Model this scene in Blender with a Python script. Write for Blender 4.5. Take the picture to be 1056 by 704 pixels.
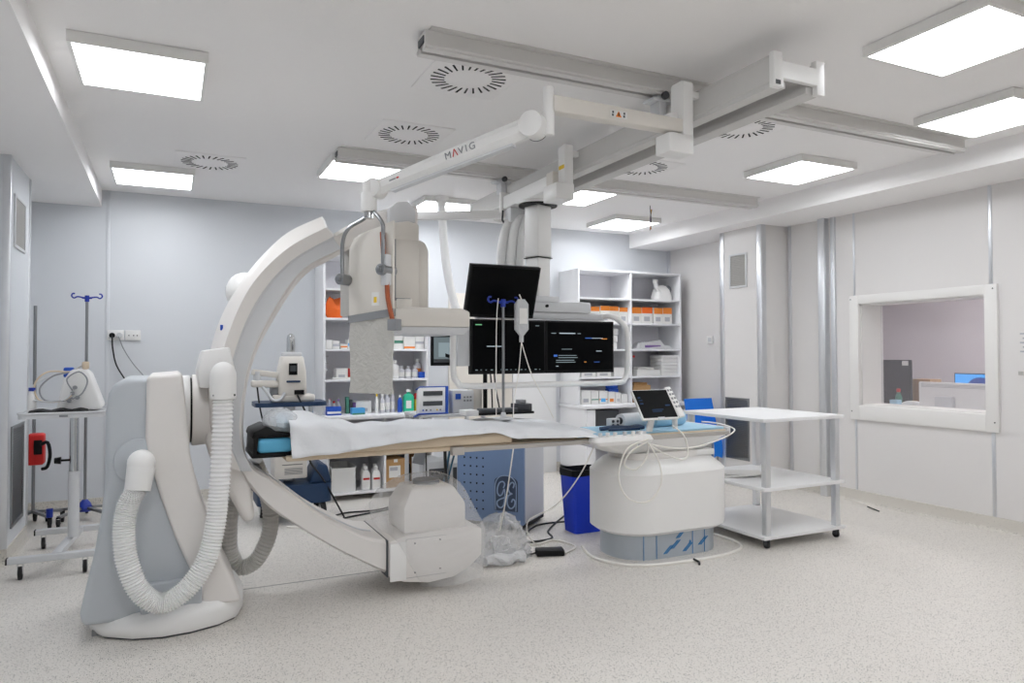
import bpy, bmesh, math, random
from mathutils import Vector, Matrix, Euler
for o in list(bpy.data.objects):
    bpy.data.objects.remove(o)
S = bpy.context.scene
COL = S.collection
R = math.radians
rnd = random.Random(7)

# ------------------------------------------------------------------ camera
yaw, pit, rol = R(25.7526), R(1.2571), R(-0.1375)
fw = Vector((math.sin(yaw)*math.cos(pit), math.cos(yaw)*math.cos(pit), math.sin(pit)))
rt0 = Vector((math.cos(yaw), -math.sin(yaw), 0)); up0 = rt0.cross(fw)
rt = rt0*math.cos(rol) + up0*math.sin(rol); up = -rt0*math.sin(rol) + up0*math.cos(rol)
cd = bpy.data.cameras.new('camera'); cam = bpy.data.objects.new('camera', cd); COL.objects.link(cam)
cd.sensor_fit = 'HORIZONTAL'; cd.sensor_width = 36.0; cd.lens = 36.0*734.4/1056
cd.shift_y = -3.75/1056; cd.clip_start = .05; cd.clip_end = 60
m = Matrix.Identity(4)
for i in range(3):
    m[i][0], m[i][1], m[i][2] = rt[i], up[i], -fw[i]
m[2][3] = 1.45
cam.matrix_world = m
S.camera = cam

# ------------------------------------------------------------------ world and exposure
w = bpy.data.worlds.new('world'); S.world = w; w.use_nodes = True
w.node_tree.nodes['Background'].inputs[0].default_value = (.8, .85, .9, 1)
w.node_tree.nodes['Background'].inputs[1].default_value = .3
S.view_settings.view_transform = 'Standard'; S.view_settings.look = 'None'
S.view_settings.gamma = 1; S.view_settings.use_curve_mapping = False
S.view_settings.exposure = 0.82
LAMP = 7.0          # emission of the ceiling light panels

# ------------------------------------------------------------------ materials
def lin(c):
    def f(v):
        v /= 255.0
        return v/12.92 if v <= .04045 else ((v+.055)/1.055)**2.4
    return tuple(f(v) for v in c) + (1.0,)
MATS = {}
def mat(name, rgb, rough=.5, metal=0., var=.03, scale=9., bump=0., bscale=200., coat=0., trans=0., spec=.5):
    mt = bpy.data.materials.new(name); mt.use_nodes = True
    nt = mt.node_tree; b = nt.nodes['Principled BSDF']
    c = lin(rgb)
    tc = nt.nodes.new('ShaderNodeTexCoord')
    nz = nt.nodes.new('ShaderNodeTexNoise'); nz.inputs['Scale'].default_value = scale; nz.inputs['Detail'].default_value = 4
    nt.links.new(tc.outputs['Object'], nz.inputs['Vector'])
    mx = nt.nodes.new('ShaderNodeMix'); mx.data_type = 'RGBA'
    mx.inputs[6].default_value = tuple(v*(1-var) for v in c[:3])+(1,)
    mx.inputs[7].default_value = tuple(min(1, v*(1+var)) for v in c[:3])+(1,)
    nt.links.new(nz.outputs[0], mx.inputs[0]); nt.links.new(mx.outputs[2], b.inputs['Base Color'])
    b.inputs['Roughness'].default_value = rough; b.inputs['Metallic'].default_value = metal
    b.inputs['Coat Weight'].default_value = coat; b.inputs['Transmission Weight'].default_value = trans
    b.inputs['Specular IOR Level'].default_value = spec
    if bump:
        n2 = nt.nodes.new('ShaderNodeTexNoise'); n2.inputs['Scale'].default_value = bscale; n2.inputs['Detail'].default_value = 3
        nt.links.new(tc.outputs['Object'], n2.inputs['Vector'])
        bp = nt.nodes.new('ShaderNodeBump'); bp.inputs['Strength'].default_value = bump; bp.inputs['Distance'].default_value = .01
        nt.links.new(n2.outputs[0], bp.inputs['Height']); nt.links.new(bp.outputs[0], b.inputs['Normal'])
    MATS[name] = mt
    return mt
def emis(name, rgb, st):
    mt = bpy.data.materials.new(name); mt.use_nodes = True
    nt = mt.node_tree; nt.nodes.remove(nt.nodes['Principled BSDF'])
    e = nt.nodes.new('ShaderNodeEmission'); e.inputs[0].default_value = lin(rgb); e.inputs[1].default_value = st
    nt.links.new(e.outputs[0], nt.nodes['Material Output'].inputs[0]); MATS[name] = mt
    return mt
def film(name, rgb, alpha, rough=.15, bump=0., bscale=18.):
    """thin clear or milky plastic sheet: transparent mixed with a glossy white skin"""
    mt = bpy.data.materials.new(name); mt.use_nodes = True
    nt = mt.node_tree; b = nt.nodes['Principled BSDF']
    b.inputs['Base Color'].default_value = lin(rgb); b.inputs['Roughness'].default_value = rough
    tr = nt.nodes.new('ShaderNodeBsdfTransparent'); mx = nt.nodes.new('ShaderNodeMixShader')
    mx.inputs[0].default_value = alpha
    nt.links.new(tr.outputs[0], mx.inputs[1]); nt.links.new(b.outputs[0], mx.inputs[2])
    nt.links.new(mx.outputs[0], nt.nodes['Material Output'].inputs[0])
    if bump:
        tc = nt.nodes.new('ShaderNodeTexCoord'); n2 = nt.nodes.new('ShaderNodeTexNoise')
        n2.inputs['Scale'].default_value = bscale; n2.inputs['Detail'].default_value = 6; n2.inputs['Distortion'].default_value = 1.5
        nt.links.new(tc.outputs['Object'], n2.inputs['Vector'])
        bp = nt.nodes.new('ShaderNodeBump'); bp.inputs['Strength'].default_value = bump; bp.inputs['Distance'].default_value = .02
        nt.links.new(n2.outputs[0], bp.inputs['Height']); nt.links.new(bp.outputs[0], b.inputs['Normal'])
    MATS[name] = mt
    return mt
def speckle(name, rgb):
    """vinyl flooring: pale ground with dark and white chips"""
    mt = mat(name, rgb, .42, var=.035, scale=1.3)
    nt = mt.node_tree; b = nt.nodes['Principled BSDF']
    base = b.inputs['Base Color'].links[0].from_socket
    tc = nt.nodes.new('ShaderNodeTexCoord')
    prev = base
    for sc, thr, col, keep in ((150, .30, (120, 112, 102), .42), (105, .27, (80, 75, 70), .24), (120, .28, (246, 244, 240), .18)):
        v = nt.nodes.new('ShaderNodeTexVoronoi'); v.inputs['Scale'].default_value = sc
        nt.links.new(tc.outputs['Object'], v.inputs['Vector'])
        lt = nt.nodes.new('ShaderNodeMath'); lt.operation = 'LESS_THAN'; lt.inputs[1].default_value = thr
        nt.links.new(v.outputs['Distance'], lt.inputs[0])
        sx = nt.nodes.new('ShaderNodeSeparateColor'); nt.links.new(v.outputs['Color'], sx.inputs[0])
        l2 = nt.nodes.new('ShaderNodeMath'); l2.operation = 'LESS_THAN'; l2.inputs[1].default_value = keep
        nt.links.new(sx.outputs[0], l2.inputs[0])
        mu = nt.nodes.new('ShaderNodeMath'); mu.operation = 'MULTIPLY'
        nt.links.new(lt.outputs[0], mu.inputs[0]); nt.links.new(l2.outputs[0], mu.inputs[1])
        mx = nt.nodes.new('ShaderNodeMix'); mx.data_type = 'RGBA'
        nt.links.new(mu.outputs[0], mx.inputs[0]); nt.links.new(prev, mx.inputs[6]); mx.inputs[7].default_value = lin(col)
        prev = mx.outputs[2]
    nt.links.new(prev, b.inputs['Base Color'])
    return mt

mat('wall', (229, 226, 224), .38, var=.012, scale=1.5)
mat('wall_cool', (222, 225, 229), .38, var=.012, scale=1.5)
mat('ceiling', (252, 250, 249), .85, var=.012, scale=1.2)
speckle('floor', (226, 221, 214))
speckle('cove', (214, 209, 200))
mat('alu', (222, 224, 227), .36, .9, var=.05)
mat('beam_grey', (212, 210, 207), .5, .05, var=.03)
mat('rail_grey', (186, 181, 175), .45, .15, var=.05)
mat('alu_rail', (226, 224, 221), .5, .05, var=.03)
mat('chrome', (205, 207, 208), .14, 1.0, var=.02)
mat('steel', (150, 152, 154), .3, 1.0, var=.08, scale=5)
mat('steel_film', (186, 194, 202), .4, .3, var=.06, scale=5)
mat('white_plastic', (243, 242, 240), .35, var=.012)
mat('white_paint', (243, 243, 243), .4, var=.012)
mat('lamp_frame', (240, 239, 236), .5, var=.012)
mat('warm_plastic', (236, 232, 228), .38, var=.012)
mat('beige_plastic', (228, 223, 215), .4, var=.012)
mat('grey_plastic', (194, 199, 204), .42, var=.015)
mat('light_grey', (216, 217, 219), .42, var=.015)
mat('window_white', (238, 236, 233), .4, var=.012)
mat('grille_grey', (186, 184, 180), .5, var=.03)
mat('mid_grey', (140, 142, 145), .45, var=.03)
mat('dark_grey', (70, 72, 76), .5, var=.05)
mat('black', (14, 14, 15), .45, var=.1, spec=.2)
mat('rubber', (26, 26, 28), .7, var=.1)
mat('slot_black', (14, 14, 15), .9, var=.05)
mat('screen_black', (7, 8, 10), .3, var=.05, spec=.08)
mat('laminate', (246, 246, 248), .4, var=.012)
mat('lilac_back', (240, 239, 244), .5, var=.012)
mat('sheet', (238, 240, 243), .85, var=.02, bump=.25, bscale=60)
mat('foam_tan', (221, 203, 178), .7, var=.03)
mat('pad_blue', (94, 178, 216), .55, var=.06, bump=.15, bscale=30)
mat('paper_blue', (168, 208, 230), .7, var=.04)
mat('hook_blue', (22, 52, 160), .35, var=.05)
mat('bin_blue', (18, 62, 214), .35, var=.05)
mat('chair_blue', (30, 134, 244), .4, var=.05)
mat('navy', (30, 58, 92), .45, var=.06)
mat('cab_blue', (124, 150, 190), .4, var=.03)
mat('cab_dark', (70, 84, 108), .45, var=.03)
mat('red', (206, 34, 30), .45, var=.06)
mat('orange', (245, 112, 32), .6, var=.08, bump=.2, bscale=40)
mat('label_orange', (240, 140, 50), .55, var=.04)
mat('yellow', (238, 200, 40), .5, var=.04)
mat('green', (40, 190, 150), .4, var=.05)
mat('dull_green', (78, 140, 118), .6, var=.05)
mat('brand_blue', (30, 84, 190), .45, var=.05)
mat('sky_blue', (80, 168, 226), .45, var=.05)
mat('carton', (186, 146, 98), .75, var=.06)
mat('carton_white', (236, 235, 232), .7, var=.02)
mat('print_grey', (186, 187, 193), .7, var=.1, scale=60)
mat('cable_white', (244, 241, 234), .5, var=.02)
mat('cable_black', (22, 22, 24), .5, var=.1)
mat('cable_grey', (150, 152, 156), .5, var=.05)
mat('cable_teal', (40, 100, 130), .5, var=.05)
mat('copper', (170, 92, 58), .5, .3, var=.35, scale=40)
mat('hose', (244, 244, 243), .5, var=.012)
mat('hose_grey', (196, 194, 190), .5, var=.02)
mat('control_wall', (226, 221, 226), .6, var=.03)
mat('door_beige', (232, 226, 216), .45, var=.012)
mat('vial', (214, 214, 220), .25, var=.1, scale=30)
mat('film_ink', (40, 128, 190), .5, var=.1)
mat('cab_light', (160, 182, 214), .45, var=.03)
mat('purple', (120, 90, 150), .6, var=.2)
film('clear_plastic', (252, 253, 254), .30, .05, 1.0, 22)
film('milky_plastic', (246, 246, 246), .26, .08, .6, 20)
film('drape_plastic', (206, 204, 198), .93, .3, .5, 22)
film('window_glass_haze', (214, 210, 216), .13, .05)  # pale lilac mixed into the pane imitates the haze of reflections
film('bag_film', (248, 249, 251), .62, .1, .9, 22)
emis('lamp', (248, 251, 255), LAMP)
emis('desk_screen', (60, 150, 225), .8)
emis('ui_grey', (140, 155, 160), .55)
emis('ui_pale', (190, 205, 215), .6)
emis('ui_blue', (70, 110, 190), .6)
emis('ui_orange', (210, 140, 70), .6)
emis('ui_green', (120, 190, 140), .5)
emis('ui_dim', (150, 165, 170), .28)
emis('tablet_ui', (60, 80, 110), .5)

# ------------------------------------------------------------------ mesh builder
class MB:
    def __init__(self): self.v = []; self.f = []
    def add(self, vs, fs):
        n = len(self.v); self.v += [tuple(p) for p in vs]; self.f += [tuple(i+n for i in q) for q in fs]; return self
    def box(self, x0, x1, y0, y1, z0, z1):
        x0, x1 = min(x0, x1), max(x0, x1); y0, y1 = min(y0, y1), max(y0, y1); z0, z1 = min(z0, z1), max(z0, z1)
        return self.add([(x0,y0,z0),(x1,y0,z0),(x1,y1,z0),(x0,y1,z0),(x0,y0,z1),(x1,y0,z1),(x1,y1,z1),(x0,y1,z1)],
            [(3,2,1,0),(4,5,6,7),(0,1,5,4),(1,2,6,5),(2,3,7,6),(3,0,4,7)])
    def obox(self, c, size, rot=(0,0,0)):
        M = Euler(rot).to_matrix(); c = Vector(c); a, b, d = (s/2 for s in size)
        vs = [c + M @ Vector(p) for p in ((-a,-b,-d),(a,-b,-d),(a,b,-d),(-a,b,-d),(-a,-b,d),(a,-b,d),(a,b,d),(-a,b,d))]
        return self.add(vs, [(3,2,1,0),(4,5,6,7),(0,1,5,4),(1,2,6,5),(2,3,7,6),(3,0,4,7)])
    def beam(self, p0, p1, wd, ht, up=(0,0,1)):
        p0, p1 = Vector(p0), Vector(p1); d = (p1-p0).normalized(); s = d.cross(Vector(up)).normalized(); u = s.cross(d)
        vs = []
        for p in (p0, p1):
            for a, b in ((-1,-1),(1,-1),(1,1),(-1,1)): vs.append(p + s*a*wd/2 + u*b*ht/2)
        return self.add(vs, [(0,1,2,3),(7,6,5,4),(0,4,5,1),(1,5,6,2),(2,6,7,3),(3,7,4,0)])
    def prism(self, poly, ax, a, b):
        """extrude a 2D outline along axis ax from a to b; poly in the two other axes in order"""
        def P(p, t):
            return {'x': (t, p[0], p[1]), 'y': (p[0], t, p[1]), 'z': (p[0], p[1], t)}[ax]
        n = len(poly)
        vs = [P(p, a) for p in poly] + [P(p, b) for p in poly]
        return self.add(vs, [tuple(range(n)), tuple(range(2*n-1, n-1, -1))] + [(i, n+i, n+(i+1) % n, (i+1) % n) for i in range(n)])
    def loft(self, rings, caps=True, closed=True):
        n = len(rings[0]); vs = [p for r in rings for p in r]; fs = []
        for k in range(len(rings)-1):
            for i in range(n if closed else n-1):
                j = (i+1) % n
                fs.append((k*n+i, k*n+j, (k+1)*n+j, (k+1)*n+i))
        if caps and closed:
            fs.append(tuple(range(n-1, -1, -1))); fs.append(tuple((len(rings)-1)*n+i for i in range(n)))
        return self.add(vs, fs)
    def cyl(self, p0, p1, r0, r1=None, n=16):
        r1 = r0 if r1 is None else r1
        p0, p1 = Vector(p0), Vector(p1); d = (p1-p0).normalized()
        a = d.orthogonal().normalized(); b = d.cross(a)
        ring = lambda p, r: [p + (a*math.cos(2*math.pi*i/n) + b*math.sin(2*math.pi*i/n))*r for i in range(n)]
        return self.loft([ring(p0, r0), ring(p1, r1)])
    def lathe(self, prof, p, d=(0,0,1), n=20):
        p = Vector(p); d = Vector(d).normalized(); a = d.orthogonal().normalized(); b = d.cross(a)
        return self.loft([[p + d*z + (a*math.cos(2*math.pi*i/n) + b*math.sin(2*math.pi*i/n))*max(r, 1e-4) for i in range(n)] for r, z in prof])
    def sph(self, c, r, n=14, m=8, sc=(1,1,1), half=False):
        rings = []
        for k in range(m+1):
            t = math.pi*(k/m)*(.5 if half else 1)
            rr = max(math.sin(t)*r, 1e-4); z = math.cos(t)*r
            rings.append([(c[0]+rr*math.cos(2*math.pi*i/n)*sc[0], c[1]+rr*math.sin(2*math.pi*i/n)*sc[1], c[2]+z*sc[2]) for i in range(n)])
        return self.loft(rings[::-1])
    def tube(self, path, r, n=8, rad=None, sub=0, closed=False):
        P = [Vector(p) for p in path]
        if sub: P = smooth_path(P, sub)
        rings = []; prev = None
        for i, p in enumerate(P):
            t = (P[min(i+1, len(P)-1)] - P[max(i-1, 0)])
            if t.length < 1e-9: t = Vector((0,0,1))
            t.normalize()
            if prev is None: a = t.orthogonal().normalized()
            else:
                a = prev - t*prev.dot(t)
                a = a.normalized() if a.length > 1e-6 else t.orthogonal().normalized()
            prev = a; b = t.cross(a); rr = rad(i, len(P)) if rad else r
            rings.append([p + (a*math.cos(2*math.pi*k/n) + b*math.sin(2*math.pi*k/n))*rr for k in range(n)])
        return self.loft(rings)
    def build(self, name, m, parent=None, bevel=0., seg=2, smooth=True, ang=35):
        me = bpy.data.meshes.new(name)
        if parent is not None:
            o0 = Vector((0,0,0)); p = parent
            while p is not None: o0 += p.location; p = p.parent
        else:
            xs = [q[0] for q in self.v]; ys = [q[1] for q in self.v]; zs = [q[2] for q in self.v]
            o0 = Vector(((min(xs)+max(xs))/2, (min(ys)+max(ys))/2, min(zs)))
        me.from_pydata([Vector(q)-o0 for q in self.v], [], self.f); me.update()
        bm = bmesh.new(); bm.from_mesh(me)
        bmesh.ops.recalc_face_normals(bm, faces=bm.faces)
        if bevel:
            es = [e for e in bm.edges if len(e.link_faces) == 2 and e.calc_face_angle(0) > R(28)]
            bmesh.ops.bevel(bm, geom=es, offset=bevel, segments=seg, affect='EDGES', profile=.5, clamp_overlap=True)
        bm.to_mesh(me); bm.free()
        if smooth:
            for p in me.polygons: p.use_smooth = True
            me.set_sharp_from_angle(angle=R(ang))
        me.materials.append(MATS[m] if isinstance(m, str) else m)
        ob = bpy.data.objects.new(name, me); COL.objects.link(ob)
        if parent is not None: ob.parent = parent
        else: ob.location = o0
        return ob
def smooth_path(P, sub):
    out = []
    for i in range(len(P)-1):
        p0, p1, p2, p3 = P[max(i-1, 0)], P[i], P[i+1], P[min(i+2, len(P)-1)]
        for k in range(sub):
            t = k/sub
            out.append(.5*((2*p1) + (p2-p0)*t + (2*p0-5*p1+4*p2-p3)*t*t + (3*p1-p0-3*p2+p3)*t**3))
    return out + [P[-1]]
def box(*a): return MB().box(*a)
def rrect(x0, x1, y0, y1, r, k=5):
    P = []
    for cx, cy, a0 in ((x1-r, y0+r, -90), (x1-r, y1-r, 0), (x0+r, y1-r, 90), (x0+r, y0+r, 180)):
        for i in range(k+1):
            a = R(a0 + 90*i/k); P.append((cx+r*math.cos(a), cy+r*math.sin(a)))
    return P
def tag(o, label, cat, group=None):
    o['label'] = label; o['category'] = cat
    if group: o['group'] = group
    return o
def thing(name, label, cat, loc, group=None):
    o = bpy.data.objects.new(name, None); COL.objects.link(o); o.location = loc; o.empty_display_size = .05
    return tag(o, label, cat, group)
def struct(o): o['kind'] = 'structure'; return o
def dup(root, loc, label=None, rz=None):
    r = root.copy(); COL.objects.link(r); r.location = loc
    if rz is not None: r.rotation_euler = (0, 0, rz)
    if label: r['label'] = label
    for ch in list(root.children):
        c = ch.copy(); COL.objects.link(c); c.parent = r
        for g in list(ch.children):
            d = g.copy(); COL.objects.link(d); d.parent = c
    return r
def lettering(text, size, M, m, parent, depth=.001, name='lettering'):
    """flat text mesh; M maps text plane to world"""
    cu = bpy.data.curves.new(name, 'FONT'); cu.body = text; cu.size = size; cu.extrude = depth; cu.align_x = 'CENTER'; cu.align_y = 'CENTER'
    t = bpy.data.objects.new(name, cu); COL.objects.link(t)
    dg = bpy.context.evaluated_depsgraph_get(); me = bpy.data.meshes.new_from_object(t.evaluated_get(dg))
    bpy.data.objects.remove(t); bpy.data.curves.remove(cu)
    o0 = Vector((0,0,0)); p = parent
    while p is not None: o0 += p.location; p = p.parent
    me.transform(Matrix.Translation(-o0) @ M); me.materials.clear(); me.materials.append(MATS[m])
    o = bpy.data.objects.new(name, me); COL.objects.link(o); o.parent = parent
    return o
def ribbed(path, r, sub, mname, name, parent, amp=.12, n=14):
    mb = MB(); mb.tube(path, r, n, rad=lambda i, N: r*(1+amp*(.5, -.1, -.5, -.1)[i % 4]), sub=sub)
    return mb.build(name, mname, parent, ang=22)
# ================================================================== SETTING
XR, YB, ZC = 6.06, 7.70, 3.0
XL, YF = -1.36, -2.6
struct(box(XL-.2, XR+.32, YF-.2, YB+.2, -.12, 0).build('floor', 'floor', smooth=False))
struct(box(XL-.2, XR+.32, YF-.2, YB+.2, ZC, ZC+.12).build('ceiling', 'ceiling', smooth=False))
struct(box(XL-.2, XR+.32, YB, YB+.2, 0, ZC).build('wall_back', 'wall_cool', smooth=False))
struct(box(XL-.2, XR+.32, YF-.2, YF, 0, ZC).build('wall_front', 'wall', smooth=False))
struct(box(XL-.2, XL, YF, YB, 0, ZC).build('wall_left', 'wall_cool', smooth=False))
# right wall with the observation window opening
WY0, WY1, WZ0, WZ1 = 3.57, 4.78, .93, 1.935
wr = MB(); TH = .32
wr.box(XR, XR+TH, YF, WY0, 0, ZC); wr.box(XR, XR+TH, WY1, YB, 0, ZC)
wr.box(XR, XR+TH, WY0, WY1, 0, WZ0); wr.box(XR, XR+TH, WY0, WY1, WZ1, ZC)
struct(wr.build('wall_right', 'wall', smooth=False))
# soffits along both side walls
struct(box(5.42, XR, YF, YB, 2.82, ZC).build('soffit_right', 'ceiling', smooth=False))
struct(box(XL, -.575, YF, YB, 2.84, ZC).build('soffit_left', 'ceiling', smooth=False))
# return-air casings standing against the side walls
struct(box(5.68, XR, 5.66, 6.28, 0, 2.82).build('duct_casing_right', 'wall', smooth=False))
struct(box(XL, -1.0, 5.95, 6.75, 0, 2.84).build('duct_casing_left', 'wall_cool', smooth=False))
def cove(name, pts):
    mb = MB()
    for (a, b, nx, ny) in pts:
        # a thin upstand with a small cove at its foot
        prof = [(0, 0), (.028, 0), (.012, .012), (.006, .03), (.006, .11), (0, .115)]
        A = [(a[0]+nx*p, a[1]+ny*p, z) for p, z in prof]; B = [(b[0]+nx*p, b[1]+ny*p, z) for p, z in prof]
        mb.loft([A, B])
    return struct(mb.build(name, 'cove'))
cove('baseboard_right', [((XR, YF), (XR, 5.66), -1, 0), ((XR, 6.28), (XR, YB), -1, 0), ((5.68, 5.66), (5.68, 6.28), -1, 0), ((XR, 5.66), (5.68, 5.66), 0, -1)])
cove('baseboard_back', [((XL, YB), (XR, YB), 0, -1)])
cove('baseboard_left', [((XL, YF), (XL, 5.95), 1, 0), ((XL, 6.75), (XL, YB), 1, 0), ((-1.0, 5.95), (-1.0, 6.75), 1, 0), ((XL, 5.95), (-1.0, 5.95), 0, -1)])
# aluminium joint strips
tn = [0]
def strip(x0, x1, y0, y1, z0, z1, mm='alu'):
    tn[0] += 1
    return struct(box(x0, x1, y0, y1, z0, z1).build('trim_%d' % tn[0], mm, bevel=.002))
strip(XR-.006, XR+.01, 4.812, 4.834, .115, WZ0-.13); strip(XR-.006, XR+.01, 4.812, 4.834, WZ1+.07, 2.82)
strip(XR-.006, XR+.01, 3.52, 3.55, .115, WZ0-.13); strip(XR-.006, XR+.01, 3.52, 3.55, WZ1+.07, 2.82)
strip(XR-.02, XR+.01, 5.035, 5.085, .115, 2.82)
strip(XR-.07, XR+.01, 5.12, 5.20, 0, 2.82)
strip(XR-.016, XR+.01, 5.605, 5.64, .115, 2.82)
strip(5.672, 5.74, 5.652, 5.72, .115, 2.82); strip(5.672, 5.74, 6.225, 6.288, .115, 2.82)
strip(XR-.03, XR+.01, 7.66, 7.705, .115, 2.82)
strip(-1.04, -.992, 5.942, 5.99, .115, 2.84); strip(-1.04, -.992, 6.71, 6.758, .115, 2.84)
strip(-.535, -.505, YB-.008, YB+.01, .115, ZC, 'wall_cool')
# floor seam: a fine welded joint in the vinyl
struct(box(.3, 1.55, 4.702, 4.708, -.01, .0008).build('floor_seam', 'dark_grey', smooth=False))

# observation window
wf = thing('window_1', 'white framed observation window in the right wall', 'window', (XR, 4.17, WZ0)); del wf['label']; del wf['category']; struct(wf)
for nm, a in (('window_frame', (XR-.025, XR+.02, WY0-.09, WY0+.012, WZ0-.13, WZ1+.07)), ('window_frame', (XR-.025, XR+.02, WY1-.012, WY1+.09, WZ0-.13, WZ1+.07)),
              ('window_frame', (XR-.025, XR+.02, WY0+.012, WY1-.012, WZ0-.13, WZ0+.012)), ('window_frame', (XR-.025, XR+.02, WY0+.012, WY1-.012, WZ1-.012, WZ1+.07))):
    box(*a).build(nm, 'window_white', wf, bevel=.004)
lin_ = MB(); lin_.box(XR+.02, XR+TH, WY0, WY0+.02, WZ0, WZ1).box(XR+.02, XR+TH, WY1-.02, WY1, WZ0, WZ1).box(XR+.02, XR+TH, WY0, WY1, WZ0, WZ0+.02).box(XR+.02, XR+TH, WY0, WY1, WZ1-.02, WZ1)
lin_.build('window_lining', 'window_white', wf)
box(XR+.285, XR+.292, WY0+.02, WY1-.02, WZ0+.02, WZ1-.02).build('pane', 'window_glass_haze', wf, smooth=False)
for y, z in ((3.51, .88), (3.51, 1.97), (4.85, .88), (4.85, 1.97)):
    MB().cyl((XR-.028, y, z), (XR-.02, y, z), .006, n=8).build('screw', 'dark_grey', wf)

# control room beyond the window
struct(box(XR+TH, 9.2, 2.4, 7.2, -.12, 0).build('floor_control_room', 'floor', smooth=False))
struct(box(XR+TH, 9.2, 2.4, 7.2, 2.7, 2.82).build('ceiling_control_room', 'ceiling', smooth=False))
struct(box(9.0, 9.2, 2.4, 7.2, 0, 2.7).build('wall_control_far', 'control_wall', smooth=False))
struct(box(XR+TH, 9.0, 7.0, 7.2, 0, 2.7).build('wall_control_back', 'control_wall', smooth=False))
struct(box(XR+TH, 9.0, 2.4, 2.6, 0, 2.7).build('wall_control_front', 'control_wall', smooth=False))

# back door
dr = thing('door_1', '', '', (3.45, YB, 0)); del dr['label']; del dr['category']; struct(dr)
box(2.90, 3.70, YB-.035, YB+.01, .0, 2.15).build('door_leaf', 'door_beige', dr, bevel=.004)
box(3.71, 4.30, YB-.035, YB+.01, .0, 2.15).build('door_leaf', 'white_paint', dr, bevel=.004)
hd = MB(); hd.tube([(3.62, YB-.035, 1.05), (3.62, YB-.085, 1.05), (3.50, YB-.085, 1.05)], .009); hd.build('handle', 'chrome', dr)

# vent grilles
def grille(label, c, n, wd, ht, dark):
    """frame + fine horizontal louvres; n = outward normal along x"""
    x, y, z = c
    t = thing('vent_grille', label, 'vent', (x, y, z-ht/2), 'return air grilles')
    f = .022; nx = n*.012
    fr = MB()
    fr.box(x, x+nx, y-wd/2, y+wd/2, z-ht/2, z-ht/2+f).box(x, x+nx, y-wd/2, y+wd/2, z+ht/2-f, z+ht/2)
    fr.box(x, x+nx, y-wd/2, y-wd/2+f, z-ht/2+f, z+ht/2-f).box(x, x+nx, y+wd/2-f, y+wd/2, z-ht/2+f, z+ht/2-f)
    fr.build('frame', 'light_grey' if not dark else 'steel', t, bevel=.002)
    box(x+n*.001, x+n*.003, y-wd/2+f, y+wd/2-f, z-ht/2+f, z+ht/2-f).build('backing', 'grille_grey' if not dark else 'steel', t)
    sl = MB(); k = int((ht-2*f)/.018)
    for i in range(k):
        zz = z-ht/2+f+.009+i*(ht-2*f)/k
        sl.obox((x+n*.006, y, zz), (.002, wd-2*f, .013), (0, n*.6, 0))
    o = sl.build('louvre', 'grille_grey' if not dark else 'steel', t, smooth=False); o['kind'] = 'stuff'
    return t
grille('small square return air grille high on the right casing', (5.68, 6.0, 2.36), -1, .27, .38, False)
grille('tall steel return air grille low on the right casing', (5.68, 6.03, .615), -1, .36, .68, True)
grille('return air grille high on the left casing', (-1.0, 6.3, 2.41), 1, .42, .38, False)
grille('tall steel return air grille low on the left casing', (-1.0, 6.32, .58), 1, .46, .72, True)

# ================================================================== CEILING LIGHTS
def panel_light(x, y, label, group='square ceiling light panels', skew=0):
    x, y = x*1.017, y*1.017
    t = thing('ceiling_light', label, 'ceiling light', (x, y, 2.945), group)
    s = .30; f = MB()
    f.box(x-s-.012, x+s+.012, y-s-.012, y-s+.006, 2.943, 2.997).box(x-s-.012, x+s+.012, y+s-.006, y+s+.012, 2.943, 2.997)
    f.box(x-s-.012, x-s+.006, y-s+.006, y+s-.006, 2.943, 2.997).box(x+s-.006, x+s+.012, y-s+.006, y+s-.006, 2.943, 2.997)
    f.build('frame', 'lamp_frame', t, smooth=False)
    box(x-s+.006, x+s-.006, y-s+.006, y+s-.006, 2.947, 2.965).build('diffuser', 'lamp', t, smooth=False)
    box(x-s+.02, x+s-.02, y-s+.02, y+s-.02, 2.965, 3.0).build('mounting_box', 'mid_grey', t, smooth=False)
    return t
for x, y, l in ((-.135, 4.18, 'large looking ceiling light panel at top left, nearest to the left soffit'),
                (-.12, 6.68, 'ceiling light panel at far left beside the back wall'),
                (1.41, 5.72, 'ceiling light panel under the left end of the rear ceiling rail'),
                (3.41, 2.10, 'biggest ceiling light panel at the top right corner'),
                (4.66, 2.70, 'ceiling light panel cut by the right edge of the photo, above the window'),
                (4.65, 4.21, 'ceiling light panel between the two ceiling rails near the right soffit'),
                (3.44, 5.78, 'ceiling light panel half hidden behind the monitor column bracket'),
                (4.70, 6.79, 'small looking ceiling light panel above the right shelf unit'),
                (2.51, 6.79, 'ceiling light panel behind the white boom near the back wall')):
    panel_light(x, y, l)
for x, y in ((-.13, 1.65), (-.13, -.85), (1.41, 1.45), (1.41, -.6), (3.41, -.4)):  # added panels out of view, placed to fill and even the room light
    panel_light(x, y, 'unseen ceiling light panel added as fill light', 'unseen ceiling light panels added as fill light')
# added lamp, out of view, to brighten the control room
t = thing('ceiling_light', 'unseen ceiling lamp added to light the control room beyond the window', 'ceiling light', (7.7, 4.6, 2.62))
box(7.4, 8.0, 4.3, 4.9, 2.64, 2.7).build('frame', 'lamp_frame', t); 
box(7.42, 7.98, 4.32, 4.88, 2.63, 2.645).build('diffuser', emis('lamp_control_fill', (255, 250, 250), 16.0), t, smooth=False)

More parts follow.
